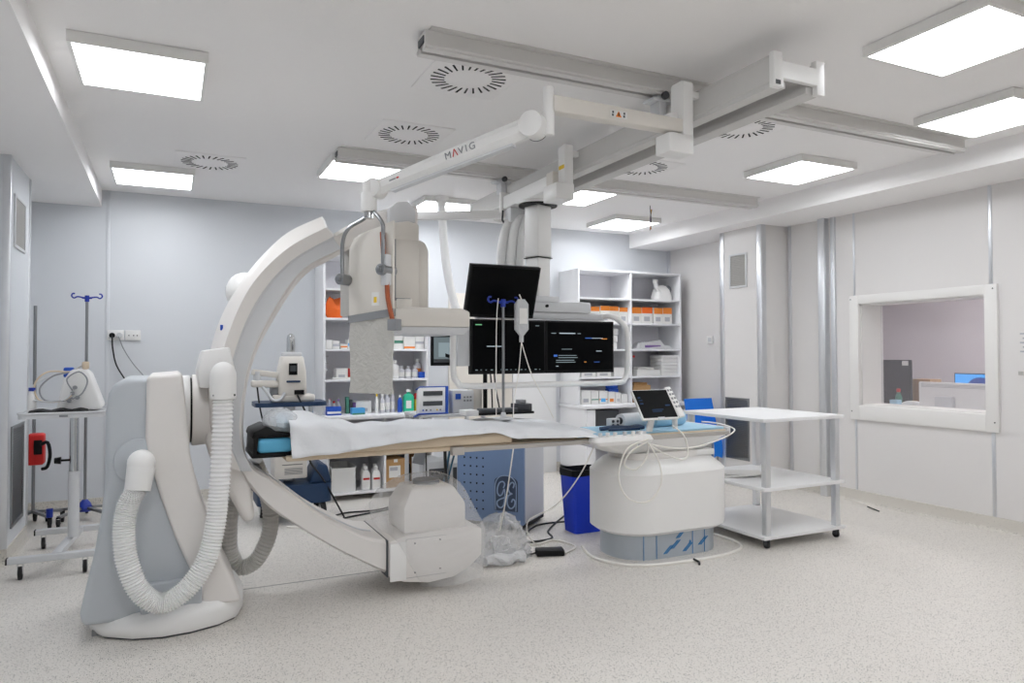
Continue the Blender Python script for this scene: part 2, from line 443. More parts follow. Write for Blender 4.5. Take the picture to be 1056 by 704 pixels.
# ================================================================== SWIRL DIFFUSERS
slot_me = None
def diffuser(x, y, label):
    global slot_me
    t = thing('air_diffuser', label, 'air vent', (x, y, 2.985), 'square swirl air diffusers in the ceiling')
    box(x-.255, x+.255, y-.255, y+.255, 2.994, 3.0).build('plate', 'ceiling', t, bevel=.002)
    n = 26
    for i in range(n):
        a = 2*math.pi*i/n
        if slot_me is None:
            o = MB().add([(.135,-.004,0),(.212,.010,0),(.212,.022,0),(.135,.005,0),(.135,-.004,-.0025),(.212,.010,-.0025),(.212,.022,-.0025),(.135,.005,-.0025)],
                [(0,1,2,3),(7,6,5,4),(0,4,5,1),(1,5,6,2),(2,6,7,3),(3,7,4,0)]).build('slot', 'slot_black', t, smooth=False)
            slot_me = o.data
            for v in slot_me.vertices: v.co += t.location
        else:
            o = bpy.data.objects.new('slot', slot_me); COL.objects.link(o); o.parent = t
        o.location = (0, 0, 2.994-2.985); o.rotation_euler = (.0, 0, a)
    return t
diffuser(1.51, 3.69, 'swirl air diffuser right beside the front ceiling rail')
diffuser(1.52, 4.82, 'swirl air diffuser above the light panel, left of the spring arm')
diffuser(.29, 6.21, 'swirl air diffuser beside the far left light panel')
diffuser(3.55, 3.70, 'swirl air diffuser behind the right end of the bridge')
diffuser(3.55, 4.86, 'swirl air diffuser just in front of the rear ceiling rail')
# ================================================================== CEILING RAILS
def rail(x0, x1, y0, label):
    t = thing('ceiling_rail', label, 'rail', ((x0+x1)/2, y0+.06, 2.91), 'aluminium ceiling rails')
    MB().prism([(y0-.035, 3.0), (y0-.035, 2.993), (y0+.155, 2.993), (y0+.155, 3.0)], 'x', x0+.02, x1).build('mounting_flange', 'alu_rail', t, smooth=False)
    prof = [(y0, 2.993), (y0, 2.935), (y0-.012, 2.93), (y0-.012, 2.918), (y0, 2.914), (y0, 2.905), (y0+.045, 2.905), (y0+.045, 2.925), (y0+.018, 2.935), (y0+.018, 2.975),
            (y0+.102, 2.975), (y0+.102, 2.935), (y0+.075, 2.925), (y0+.075, 2.905), (y0+.12, 2.905), (y0+.12, 2.914), (y0+.132, 2.918), (y0+.132, 2.93), (y0+.12, 2.935), (y0+.12, 2.993)]
    MB().prism(prof, 'x', x0, x1).build('rail_profile', 'alu_rail', t, smooth=False)
    for xe, s in ((x0, -1), (x1, 1)):
        box(xe-.004, xe+.004, y0+.02, y0+.1, 2.94, 2.973).build('end_stop', 'dark_grey', t)
    return t
rail(1.09, 5.20, 3.20, 'long aluminium ceiling rail nearest the camera, crossing above the bridge')
rail(1.13, 5.30, 5.32, 'long aluminium ceiling rail farther back, above the monitor column')

# ================================================================== BRIDGE
B = thing('ceiling_bridge', 'grey travelling bridge of two beams hung across the ceiling rails', 'bridge', (2.68, 4.27, 2.69))
def beam_prof(x, s):
    """web plate with a lower running flange turned inwards (s)"""
    return [(x, 2.85), (x+s*.022, 2.85), (x+s*.022, 2.84), (x+s*.016, 2.835), (x+s*.016, 2.735), (x+s*.085, 2.73), (x+s*.085, 2.70), (x+s*.07, 2.695), (x, 2.695), (x, 2.715), (x-s*.006, 2.72), (x-s*.006, 2.83), (x, 2.836)]
for x, s in ((2.535, 1), (2.84, -1)):
    MB().prism(beam_prof(x, s), 'y', 2.45, 6.1).build('beam', 'beam_grey', B, smooth=False)
for y0, y1 in ((2.42, 2.452), (6.1, 6.13)):
    ec = MB()
    ec.prism([(2.522, 2.855), (2.575, 2.855), (2.575, 2.815), (2.795, 2.815), (2.795, 2.855), (2.855, 2.855), (2.855, 2.845), (2.85, 2.845), (2.85, 2.69), (2.80, 2.69), (2.80, 2.735), (2.58, 2.735), (2.58, 2.69), (2.522, 2.69)], 'y', y0, y1)
    ec.build('end_cap', 'white_plastic', B, bevel=.003)
box(2.53, 2.56, 2.418, 2.422, 2.70, 2.72).build('cap_notch', 'dark_grey', B)
for yr in (3.26, 5.38):
    for x in (2.50, 2.88):
        tr = MB()
        tr.box(x-.07, x+.07, yr-.05, yr+.05, 2.868, 2.885).box(x-.03, x+.03, yr-.03, yr+.03, 2.885, 2.92).box(x-.025, x+.025, yr-.045, yr+.045, 2.78, 2.868)
        tn_ = tr.build('trolley', 'light_grey', B, bevel=.004)
        MB().cyl((x+.0, yr-.075, 2.895), (x, yr-.055, 2.895), .022, n=14).build('wheel', 'dark_grey', tn_)
        MB().cyl((x, yr-.055, 2.895), (x, yr+.06, 2.895), .008, n=8).build('axle', 'chrome', tn_)

# ================================================================== SHIELD SUSPENSION
A = thing('shield_suspension_arm', 'white jointed spring arm hanging from the bridge and carrying the lead shield', 'support arm', (2.44, 2.98, 2.49))
hg = MB(); hg.prism([(2.925, 2.50), (3.03, 2.50), (3.03, 2.86), (3.02, 2.875), (2.935, 2.875), (2.925, 2.865)], 'x', 2.405, 2.47)
hg.build('hanger_plate', 'white_plastic', A, bevel=.004)
box(2.47, 2.535, 2.95, 2.985, 2.80, 2.835).build('hanger_lug', 'white_plastic', A, bevel=.003)
box(2.31, 2.47, 2.92, 3.04, 2.488, 2.59).build('pivot_block', 'white_plastic', A, bevel=.008)
MB().cyl((2.37, 2.98, 2.59), (2.37, 2.98, 2.70), .035, n=20).build('pivot_post', 'white_plastic', A)
MB().cyl((2.404, 2.955, 2.63), (2.401, 2.955, 2.63), .011, n=12).build('bolt', 'black', A)
# horizontal extension arm
ha = MB(); n = 14; rings = []
for i in range(n+1):
    t = i/n; x = 2.42 - t*.78
    hw = .04*(1-.1*t); top = 2.672 + .012*t
    bot = 2.60
    rings.append([(x, 2.97+dy*hw, bot if q == 0 else top) for dy, q in ((-1,0),(1,0),(1,1),(-1,1))])
ha.loft(rings); ha.build('extension_arm', 'beige_plastic', A, bevel=.012)
warn = box(1.955, 2.055, 2.928, 2.931, 2.617, 2.652).build('warning_label', 'carton_white', A)
MB().prism([(1.985, 2.62), (2.02, 2.62), (2.0025, 2.65)], 'y', 2.9265, 2.928).build('warning_triangle', 'label_orange', warn, smooth=False)
MB().prism([(1.9985, 2.625), (2.0065, 2.625), (2.0045, 2.643), (2.0005, 2.643)], 'y', 2.9255, 2.9265).build('warning_sign', 'black', warn, smooth=False)
for xx in (1.968, 2.035):
    box(xx-.005, xx+.005, 2.9265, 2.928, 2.622, 2.632).build('pictogram', 'dark_grey', warn); box(xx-.003, xx+.006, 2.9265, 2.928, 2.636, 2.647).build('pictogram', 'dark_grey', warn)
MB().cyl((1.63, 2.97, 2.49), (1.63, 2.97, 2.725), .028, n=24).build('elbow_post', 'white_plastic', A, bevel=.004)
# spring arm
P0 = Vector((1.56, 2.99, 2.535)); P1 = Vector((.985, 3.70, 2.325))
d = (P1-P0); ln = d.length; d.normalize(); side = d.cross(Vector((0,0,1))).normalized(); upv = side.cross(d)
def sect(p, hw, hh, k=.35):
    pts = []
    for a, b in ((-1,-k),(-k,-1),(k,-1),(1,-k),(1,k),(k,1),(-k,1),(-1,k)): pts.append(p + side*a*hw + upv*b*hh)
    return pts
sa = MB(); sa.loft([sect(P0 - d*.02, .036, .052), sect(P0 + d*.25, .036, .05), sect(P1 - d*.12, .03, .04), sect(P1 + d*.01, .03, .04)])
sa.build('spring_arm', 'white_plastic', A)
MB().cyl(P0 + side*.048 , P0 - side*.048, .062, n=28).build('elbow_cap', 'white_plastic', A, bevel=.004)
MB().lathe([(.060, 0), (.064, 0), (.064, .003), (.060, .003)], P0 + side*.042, side, n=28).build('cap_seam', 'dark_grey', A)
MB().cyl(P0 + side*.0495, P0 + side*.0482, .006, n=8).build('cap_screw', 'dark_grey', A)
MB().cyl(P1 + side*.042, P1 - side*.042, .052, n=28).build('wrist_cap', 'white_plastic', A, bevel=.004)
sb = MB(); sb.beam(P0 + d*.12 - upv*.056, P1 - d*.1 - upv*.046, .04, .012); sb.build('arm_underside', 'light_grey', A)
if side.y > 0: sgn = -1
else: sgn = 1
F_ = side*sgn            # towards the camera
Xt = -d if (-d).x > 0 else d   # reading direction left to right
def tmat(p): 
    Z = F_.normalized(); X = Xt.normalized(); Y = Z.cross(X)
    mm = Matrix.Identity(4)
    for i in range(3): mm[i][0], mm[i][1], mm[i][2], mm[i][3] = X[i], Y[i], Z[i], p[i]
    return mm
mid = P0*.585 + P1*.415 + F_*.0365 + upv*.004
lettering('M', .05, tmat(mid - Xt*.072), 'mid_grey', A); lettering('\u039b', .05, tmat(mid - Xt*.032), 'red', A)
lettering('V', .05, tmat(mid + Xt*.004), 'mid_grey', A); lettering('I', .05, tmat(mid + Xt*.034), 'mid_grey', A); lettering('G', .05, tmat(mid + Xt*.068), 'mid_grey', A)
mk = P1 - d*.14 + F_*.031 
q_ = MB(); q_.beam(mk - Xt*.03, mk + Xt*.01, .003, .006); q_.build('maker_mark', 'mid_grey', A); q_ = MB(); q_.beam(mk + Xt*.015, mk + Xt*.03, .003, .007); q_.build('maker_mark', 'red', A)
# wrist down-post and stirrup
WX, WY = P1.x-.035, P1.y+.01
dp = MB(); dp.cyl((WX, WY, 2.30), (WX, WY, 2.36), .034, n=18).cyl((WX, WY, 2.20), (WX, WY, 2.30), .042, n=18); dp.build('wrist_post', 'white_plastic', A, bevel=.003)
MB().cyl((WX, WY, 2.165), (WX, WY, 2.20), .026, n=16).build('swivel', 'chrome', A)

# lead shield on its stirrup
SH = thing('lead_shield', 'beige radiation shield panel with soft lower curtain hanging on a metal stirrup', 'shield', (.975, 3.73, 1.24))
eL, eR = Vector((.885, 3.86, 0)), Vector((1.055, 3.60, 0)); ed = (eR-eL).normalized(); en = Vector((-ed.y, ed.x, 0))
if en.y > 0: en = -en
def E3(u, z, o=0.): return eL.lerp(eR, u) + en*o + Vector((0, 0, z))
st = MB()
st.tube([(WX, WY, 2.19), E3(.40, 2.165, .03), E3(.12, 2.12, .05), E3(-.02, 2.04, .05), E3(-.02, 1.86, .05)], .0105, 10, sub=5)
st.build('stirrup', 'steel', SH)
st = MB(); st.tube([(WX, WY, 2.19), E3(.62, 2.20, .03), E3(.88, 2.13, .05), E3(.90, 2.06, .05), E3(.90, 1.90, .05)], .0105, 10, sub=5)
st.build('stirrup', 'steel', SH)
for u, z in ((-.02, 1.85), (.90, 1.885)):
    kb = MB(); kb.cyl(E3(u, z, -.03), E3(u, z, .075), .03, n=16).cyl(E3(u, z, .075), E3(u, z, .09), .018, n=10); kb.build('clamp_knob', 'steel', SH, bevel=.003)
up_ = MB(); N = 10; rings = []
outl = [(0, 1.65), (0, 2.02), (.12, 2.075), (.55, 2.11), (1.0, 2.145), (1.0, 1.65)]
up_.add([E3(u, z, .008) for u, z in outl] + [E3(u, z, -.008) for u, z in outl], [tuple(range(6)), tuple(range(11, 5, -1))] + [(i, 6+i, 6+(i+1) % 6, (i+1) % 6) for i in range(6)])
up_.build('upper_panel', 'beige_plastic', SH, bevel=.002)
cl = MB(); cl.add([E3(0, 1.615, .013), E3(1, 1.645, .013), E3(1, 1.685, .013), E3(0, 1.655, .013), E3(0, 1.615, -.013), E3(1, 1.645, -.013), E3(1, 1.685, -.013), E3(0, 1.655, -.013)],
       [(0,1,2,3),(7,6,5,4),(0,4,5,1),(1,5,6,2),(2,6,7,3),(3,7,4,0)]); cl.build('clamp_strip', 'mid_grey', SH)
cu = MB(); nu, nz = 10, 24; vs = []; 
for s in (.006, -.004):
    for j in range(nz+1):
        for i in range(nu+1):
            u = i/nu; z = 1.625 + .03*u - (j/nz)*(.385 + .03*u)
            vs.append(E3(u*.96+.02, z, s + .004*math.sin(9*u+7*j/nz) + .003*math.sin(23*u-17*j/nz)))
fs = []; off = (nu+1)*(nz+1)
for j in range(nz):
    for i in range(nu):
        a = j*(nu+1)+i; fs.append((a, a+1, a+nu+2, a+nu+1)); fs.append((off+a+nu+1, off+a+nu+2, off+a+1, off+a))
for j in range(nz):
    a = j*(nu+1); fs.append((a, a+nu+1, off+a+nu+1, off+a)); a += nu; fs.append((off+a, off+a+nu+1, a+nu+1, a))
for i in range(nu):
    a = nz*(nu+1)+i; fs.append((a, a+1, off+a+1, off+a)); fs.append((off+i, off+i+1, i+1, i))
cu.add(vs, fs); cu.build('curtain', 'drape_plastic', SH, ang=60)
MB().tube([E3(.80, 2.085, .02), E3(.86, 1.95, .03), E3(.88, 1.90, .03)], .014, 8, sub=4).build('tension_band', 'copper', SH)
MB().tube([E3(.93, 1.86, .03), E3(.95, 1.74, .03), E3(1.03, 1.62, .02)], .013, 8, sub=4).build('tension_band', 'copper', SH)
bb = MB(); bb.obox(E3(.91, 1.885, .03), (.04, .04, .16), (0, 0, math.atan2(ed.y, ed.x))); bb.build('clamp_block', 'light_grey', SH, bevel=.004)
bb = MB(); bb.obox(E3(1.05, 1.60, .015), (.06, .045, .06), (0, 0, math.atan2(ed.y, ed.x))); bb.build('clamp_block', 'mid_grey', SH, bevel=.004)
lb = MB(); lb.obox(E3(.62, 1.74, .0095), (.05, .003, .07), (0, 0, math.atan2(ed.y, ed.x))); lb = lb.build('notice_label', 'carton_white', SH)
l2 = MB(); l2.obox(E3(.62, 1.735, .0115), (.02, .002, .03), (0, 0, math.atan2(ed.y, ed.x))); l2.build('notice_print', 'yellow', lb)

# ================================================================== MONITOR SUSPENSION
K = thing('monitor_suspension', 'white ceiling column with bracket, hoses and tube frame holding the screens', 'support arm', (2.55, 4.8, 1.2))
MB().prism([(4.155, 2.50), (4.25, 2.50), (4.25, 2.86), (4.165, 2.87), (4.155, 2.86)], 'x', 2.405, 2.47).build('hanger_plate', 'white_plastic', K, bevel=.004)
box(2.47, 2.535, 4.18, 4.22, 2.80, 2.835).build('hanger_lug', 'white_plastic', K, bevel=.003)
box(2.402, 2.405, 4.165, 4.235, 2.705, 2.73).build('hanger_sticker', 'yellow', K)
box(2.33, 2.47, 4.14, 4.33, 2.488, 2.60).build('pivot_block', 'white_plastic', K, bevel=.008)
box(2.36, 2.43, 4.25, 4.34, 2.58, 2.70).build('gear_cover', 'beige_plastic', K, bevel=.006)
box(2.42, 2.56, 4.33, 5.18, 2.615, 2.715).build('carriage_beam', 'white_plastic', K, bevel=.008)
box(2.40, 2.60, 5.18, 5.21, 2.585, 2.75).build('carriage_end_plate', 'white_plastic', K, bevel=.004)
box(2.44, 2.58, 5.08, 5.18, 2.50, 2.615).build('cable_gland_box', 'light_grey', K, bevel=.006)
MB().cyl((2.575, 4.87, 2.60), (2.575, 4.87, 2.628), .17, n=30).build('rotation_plate', 'white_plastic', K)
MB().cyl((2.575, 4.87, 2.588), (2.575, 4.87, 2.602), .15, n=30).build('rotation_bearing', 'black', K)
def col(x, y, h, z0, z1, name, mm='white_plastic'):
    P = [(x-h, y-h), (x+h, y-h), (x+h, y+h), (x-h, y+h)]
    c, s = math.cos(R(18)), math.sin(R(18))
    P = [(x+(a-x)*c-(b-y)*s, y+(a-x)*s+(b-y)*c) for a, b in P]
    return MB().prism(P, 'z', z0, z1).build(name, mm, K, bevel=.012 if mm != 'black' else 0, seg=3)
col(2.575, 4.87, .076, 2.19, 2.59, 'column_upper'); col(2.575, 4.87, .068, 1.84, 2.195, 'column_lower')
col(2.575, 4.87, .079, 2.182, 2.188, 'column_ring', 'black')
box(2.43, 3.00, 4.78, 4.98, 1.765, 1.85).build('cross_arm', 'light_grey', K, bevel=.01)
box(2.48, 2.70, 4.76, 4.99, 1.84, 1.885).build('cross_arm_head', 'light_grey', K, bevel=.008)
box(2.05, 3.14, 4.80, 4.90, 1.71, 1.765).build('monitor_bar', 'light_grey', K, bevel=.006)
MB().cyl((2.60, 4.765, 1.812), (2.60, 4.78, 1.812), .012, n=10).build('lock_hole', 'black', K)
# rounded tube frame
fz0, fz1, fx0, fx1 = 1.22, 1.755, 1.80, 3.27
tf = [(2.05, 4.85, fz1-.02), (1.90, 4.76, fz1-.01), (1.83, 4.70, fz1-.07), (fx0, 4.68, 1.6), (fx0, 4.68, 1.33), (1.83, 4.68, 1.25), (1.92, 4.68, fz0), (2.5, 4.68, fz0), (3.15, 4.68, fz0), (3.24, 4.68, 1.245), (fx1, 4.68, 1.33), (fx1, 4.68, 1.6), (3.24, 4.70, fz1-.07), (3.17, 4.76, fz1-.01), (3.10, 4.85, fz1-.02)]
MB().tube(tf, .022, 12, sub=5).build('tube_frame', 'white_plastic', K)
box(1.865, 1.96, 4.76, 4.82, 1.36, 1.72).build('side_box', 'light_grey', K, bevel=.006)
for i, (x, y, zt) in enumerate(((2.44, 5.16, 2.52), (2.51, 5.12, 2.56), (2.58, 5.09, 2.58))):
    pth = [(x+.06, y, zt), (x+.0, y-.02, zt-.05), (x-.05, y-.03, zt-.22), (x-.05, y, zt-.5), (x, y+.02, zt-.78)]
    ribbed(pth, .038, 12, 'hose', 'cable_hose', K, .06, 12)
hk = MB(); hk.tube([(2.42, 5.18, 2.60), (2.40, 5.15, 2.52), (2.42, 5.15, 2.49)], .008); hk.build('hose_hook', 'dark_grey', K)
MB().beam((2.46, 5.20, 2.575), (1.80, 5.58, 2.575), .06, .065).build('boom', 'white_plastic', K, bevel=.006)

def screen(name, label, cat, c, wd, ht, dp, rot=(0,0,0), bez=.014, group=None):
    t = thing(name, label, cat, c, group)
    M3 = Euler(rot).to_matrix(); c = Vector(c)
    def B_(x0, x1, y0, y1, z0, z1, nm, mm, par, bev=0):
        mb = MB(); mb.obox(c + M3 @ Vector(((x0+x1)/2, (y0+y1)/2, (z0+z1)/2)), (x1-x0, y1-y0, z1-z0), rot); return mb.build(nm, mm, par, bevel=bev)
    B_(-wd/2, wd/2, 0, dp, -ht/2, ht/2, 'casing', 'black', t, .004)
    g = B_(-wd/2+bez, wd/2-bez, -.002, .001, -ht/2+bez*1.6, ht/2-bez, 'display', 'screen_black', t)
    return t, B_, g
mx0, mx1 = 1.955, 3.185; mw = (mx1-mx0)/2
t, b_, g = screen('monitor', 'wide black monitor on the left of the pair, showing a thin grey line', 'monitor', (mx0+mw/2, 4.74, 1.50), mw-.004, .40, .05, group='pair of suspended monitors')
b_(-.27, -.22, -.0035, -.002, .155, .163, 'screen_mark', 'ui_green', g); b_(-.18, -.05, -.0035, -.002, .0, .005, 'screen_mark', 'ui_pale', g)
for i in range(14): b_(-.27+i*.04, -.262+i*.04+.01*(i % 3 == 0), -.0035, -.002, -.172, -.166, 'screen_mark', 'ui_grey', g)
b_(.22, .25, -.0035, -.002, .155, .16, 'screen_mark', 'ui_grey', g)
t, b_, g = screen('monitor', 'wide black monitor on the right of the pair, showing small coloured text lines', 'monitor', (mx0+1.5*mw, 4.74, 1.50), mw-.004, .40, .05, group='pair of suspended monitors')
for a in ((-.26, -.22, .10, .106, 'ui_grey'), (-.19, -.05, .10, .107, 'ui_pale'), (-.03, 0, .10, .105, 'ui_grey'), (.04, .10, .065, .071, 'ui_blue'), (.10, .20, .066, .070, 'ui_pale'), (.19, .24, .06, .066, 'ui_orange'),
          (.14, .19, -.035, -.03, 'ui_pale'), (-.17, -.08, -.02, -.016, 'ui_grey'), (-.24, -.21, -.075, -.06, 'ui_blue'), (-.20, -.04, -.068, -.064, 'ui_grey'), (-.20, -.03, -.085, -.08, 'ui_grey'),
          (-.22, -.06, -.105, -.10, 'ui_grey'), (-.22, -.05, -.12, -.115, 'ui_grey'), (.03, .05, -.12, -.114, 'ui_orange'), (.12, .17, -.12, -.116, 'ui_blue'), (-.22, -.20, -.15, -.145, 'ui_pale')):
    b_(a[0], a[1], -.0035, -.002, a[2], a[3], 'screen_mark', a[4], g)
screen('display_panel', 'blank black flat screen tilted forward above the monitor pair', 'monitor', (2.197, 4.70, 1.897), .558, .39, .04, (R(20), 0, 0))
# flexible hose dropping from the ceiling
HT = thing('drop_hose', 'pale ribbed hose hanging from a round ceiling cap behind the monitors', 'hose', (2.42, 6.62, 1.75))
MB().lathe([(.075, 0), (.075, -.03), (.05, -.05), (.045, -.09)], (2.42, 6.62, 3.0)).build('ceiling_cap', 'white_plastic', HT)
ribbed([(2.42, 6.62, 2.92), (2.44, 6.61, 2.6), (2.47, 6.60, 2.3), (2.53, 6.59, 2.0), (2.60, 6.58, 1.75)], .042, 16, 'hose', 'hose_body', HT, .07, 14)
# wire bundle dangling beside the far light
wb = MB(); wb.tube([(4.55, 6.08, 3.0), (4.55, 6.08, 2.96), (4.56, 6.08, 2.82), (4.55, 6.09, 2.74)], .004, 6, sub=4)
wb = wb.build('loose_wires', 'cable_black'); tag(wb, 'short coloured wires dangling from the ceiling above the small light panel', 'wires')
for i, cm in enumerate(('copper', 'yellow', 'purple')):
    MB().tube([(4.555+.008*i, 6.08, 2.96), (4.56-.004*i, 6.085, 2.86), (4.55+.006*i, 6.08, 2.75)], .0045, 6, sub=3).build('wire', cm, wb)
# ================================================================== C-ARM GANTRY
G = thing('c_arm_gantry', 'large white and grey floor-mounted x-ray C-arm with ribbed hoses', 'x-ray machine', (0, 4.5, 0))
# floor skirt
foot = [(-.36, 4.32), (-.30, 4.20), (-.16, 4.10), (-.02, 4.06), (.12, 4.07), (.26, 4.12), (.355, 4.20), (.39, 4.32), (.395, 4.5), (.38, 4.7), (.30, 4.82), (.1, 4.90), (-.15, 4.88), (-.32, 4.78), (-.37, 4.6), (-.375, 4.45)]
def ins(P, k, z): 
    cx = sum(p[0] for p in P)/len(P); cy = sum(p[1] for p in P)/len(P)
    return [(cx+(x-cx)*k, cy+(y-cy)*k, z) for x, y in P]
def skirt_top(x): return .085 + .05*max(0, min(1, (x+.1)/.5))
sk = MB(); r0 = ins(foot, .97, .012); r1 = ins(foot, 1.0, .03); r2 = [(x, y, skirt_top(x)-.015) for x, y, z in ins(foot, 1.0, 0)]; r3 = [(x, y, skirt_top(x)+.012) for x, y, z in ins(foot, .95, 0)]
r4 = [(x, y, skirt_top(x)+.035) for x, y, z in ins(foot, .84, 0)]
sk.loft([r0, r1, r2, r3, r4]); sk.build('floor_skirt', 'white_plastic', G, ang=50)
MB().prism([(x, y) for x, y, z in ins(foot, .94, 0)], 'z', 0, .02).build('foot_plate', 'dark_grey', G)
box(-.345, -.30, 4.27, 4.33, 0, .03).build('floor_lug', 'steel', G)
# grey rear cover and white front cover: outlines in x-z with real depth
def cover(outl, y0, y1, name, mm, bev):
    return MB().prism(outl, 'y', y0, y1).build(name, mm, G, bevel=bev, seg=4, ang=50)
cover([(-.20, 1.325), (-.245, 1.305), (-.275, 1.25), (-.287, 1.15), (-.287, .83), (-.30, .65), (-.33, .45), (-.37, .26), (-.392, .15), (-.38, .085), (.22, .085), (.2, .25), (.12, .45), (.03, .7), (-.06, 1.0), (-.06, 1.325)], 4.17, 4.83, 'rear_cover', 'grey_plastic', .028)
cover([(-.10, 1.338), (.068, 1.35), (.078, 1.25), (.09, 1.12), (.108, .92), (.15, .72), (.21, .52), (.275, .34), (.335, .21), (.37, .11), (.17, .11), (.155, .22), (.10, .34), (.035, .50), (-.03, .70), (-.085, .90), (-.105, 1.02)], 4.14, 4.86, 'front_cover', 'warm_plastic', .022)
box(-.12, .17, 4.13, 4.18, .115, .27).build('hose_tray', 'grey_plastic', G, bevel=.012)
MB().cyl((-.135, 4.20, .90), (-.135, 4.155, .90), .115, n=32).build('hose_port', 'grey_plastic', G, bevel=.006)
# bearing
MB().cyl((.07, 4.5, 1.13), (.112, 4.5, 1.13), .20, n=40).build('bearing_flange', 'white_plastic', G, bevel=.006)
MB().cyl((.112, 4.5, 1.13), (.122, 4.5, 1.13), .185, n=40).build('bearing_gap', 'black', G)
MB().cyl((.122, 4.5, 1.13), (.235, 4.5, 1.13), .205, .195, n=40).build('rotating_drum', 'warm_plastic', G, bevel=.008)
la = MB(); la.prism([(.19, 1.30), (.35, 1.32), (.37, 1.0), (.40, .80), (.43, .70), (.46, .50), (.40, .48), (.27, .74), (.22, .86), (.19, .96)], 'y', 4.34, 4.66); la.build('swing_arm', 'warm_plastic', G, bevel=.03, seg=3)
br = MB(); br.prism([(.15, 1.27), (.14, 1.36), (.165, 1.47), (.30, 1.49), (.33, 1.36), (.30, 1.26)], 'y', 4.16, 4.50); br.build('drive_housing', 'white_plastic', G, bevel=.012)
MB().sph((.42, 4.62, 1.83), .125, 22, 12, (.9, 1, .95)).build('counterweight_cover', 'white_plastic', G)
# arc carrier: chamfered ring sector; curves given in x-z
def resample(P, n):
    P = smooth_path([Vector((p[0], p[1], 0)) for p in P], 8)
    L = [0]
    for a, b in zip(P, P[1:]): L.append(L[-1] + (b-a).length)
    out = []
    for i in range(n):
        s = L[-1]*i/(n-1); k = max(j for j in range(len(L)) if L[j] <= s+1e-9); k = min(k, len(P)-2)
        t = (s-L[k])/max(1e-9, L[k+1]-L[k]); q = P[k].lerp(P[k+1], t); out.append((q.x, q.y))
    return out
n = 40
mid_c = resample([(.88, 2.15), (.63, 1.985), (.45, 1.755), (.34, 1.485), (.298, 1.25), (.30, 1.0), (.37, .79)], n)
chm_c = resample([(.83, 2.195), (.61, 2.055), (.42, 1.84), (.30, 1.565), (.243, 1.30), (.24, 1.08), (.30, .84)], n)
out_c = resample([(.835, 2.29), (.61, 2.155), (.39, 1.885), (.255, 1.60), (.19, 1.27), (.185, 1.08), (.26, .84)], n)
rin_c = resample([(.925, 2.08), (.69, 1.93), (.51, 1.645), (.41, 1.40), (.368, 1.15), (.365, .97), (.43, .79)], n)
cr = MB(); rings = []
for i in range(n):
    (mx_, mz), (cx_, cz), (ox, oz) = mid_c[i], chm_c[i], out_c[i]
    rings.append([(mx_, 4.26, mz), (cx_, 4.25, cz), ((cx_+ox)/2-.004, 4.31, (cz+oz)/2+.002), (ox, 4.43, oz), (ox, 4.57, oz), ((cx_+ox)/2-.004, 4.69, (cz+oz)/2+.002), (cx_, 4.75, cz), (mx_, 4.74, mz)])
cr.loft(rings); cr.build('arc_carrier', 'warm_plastic', G, ang=30)
cp = MB(); cp.loft([[(x, y, z) for x, y, z in rings[0]], [(x+.01, y, z+.004) for x, y, z in rings[0]]]); cp.build('carrier_end_cap', 'white_plastic', G, ang=30)
rl = MB(); rings = []
for i in range(n):
    (mx_, mz), (ix, iz) = mid_c[i], rin_c[i]
    qx, qz = mx_*.85+ix*.15, mz*.85+iz*.15
    rings.append([(mx_, 4.275, mz), (qx, 4.285, qz), (ix, 4.27, iz), (ix, 4.73, iz), (qx, 4.715, qz), (mx_, 4.725, mz)])
rl.loft(rings); rl.build('guide_rail', 'light_grey', G, ang=30)
# the C itself, from detector round to tube
co = [(1.42, 2.395), (1.23, 2.36), (1.04, 2.27), (.90, 2.18), (.66, 2.0), (.46, 1.73), (.37, 1.48), (.335, 1.2), (.34, .96), (.385, .76), (.47, .635), (.56, .54), (.752, .40), (.912, .294), (1.029, .227), (1.185, .138)]
ci = [(1.42, 2.24), (1.24, 2.235), (1.07, 2.145), (.96, 2.07), (.725, 1.915), (.545, 1.64), (.437, 1.40), (.392, 1.15), (.39, .95), (.42, .83), (.53, .74), (.647, .645), (.774, .537), (.912, .447), (1.063, .367), (1.185, .342)]
co, ci = resample(co, 60), resample(ci, 60)
cc = MB(); rings = []
for (ox, oz), (ix, iz) in zip(co, ci):
    q_ = max(0, min(1, (ix-.5)/.65)) if iz < .9 else 0; ya, yb_ = 4.32-.165*q_, 4.68+.03*q_
    k = .16 if q_ < .01 else .1; f = lambda a: (ox*(1-a)+ix*a, oz*(1-a)+iz*a)
    a1, a2 = f(k), f(1-k)
    rings.append([(ox, ya+.03, oz), (a1[0], ya, a1[1]), (a2[0], ya, a2[1]), (ix, ya+.015, iz), (ix, yb_-.015, iz), (a2[0], yb_, a2[1]), (a1[0], yb_, a1[1]), (ox, yb_-.03, oz)])
cc.loft(rings); cc.build('c_arc', 'warm_plastic', G, ang=30)
ln_ = MB(); rings = []
for (ox, oz), (ix, iz) in list(zip(co, ci))[34:59]:
    dx, dz = ix-ox, iz-oz; q = math.hypot(dx, dz); dx, dz = dx/q, dz/q
    rings.append([(ix, 4.38, iz), (ix, 4.40, iz), (ix+dx*.008, 4.40, iz+dz*.008), (ix+dx*.008, 4.38, iz+dz*.008)])
ln_.loft(rings); ln_.build('track_lip', 'light_grey', G, ang=30)
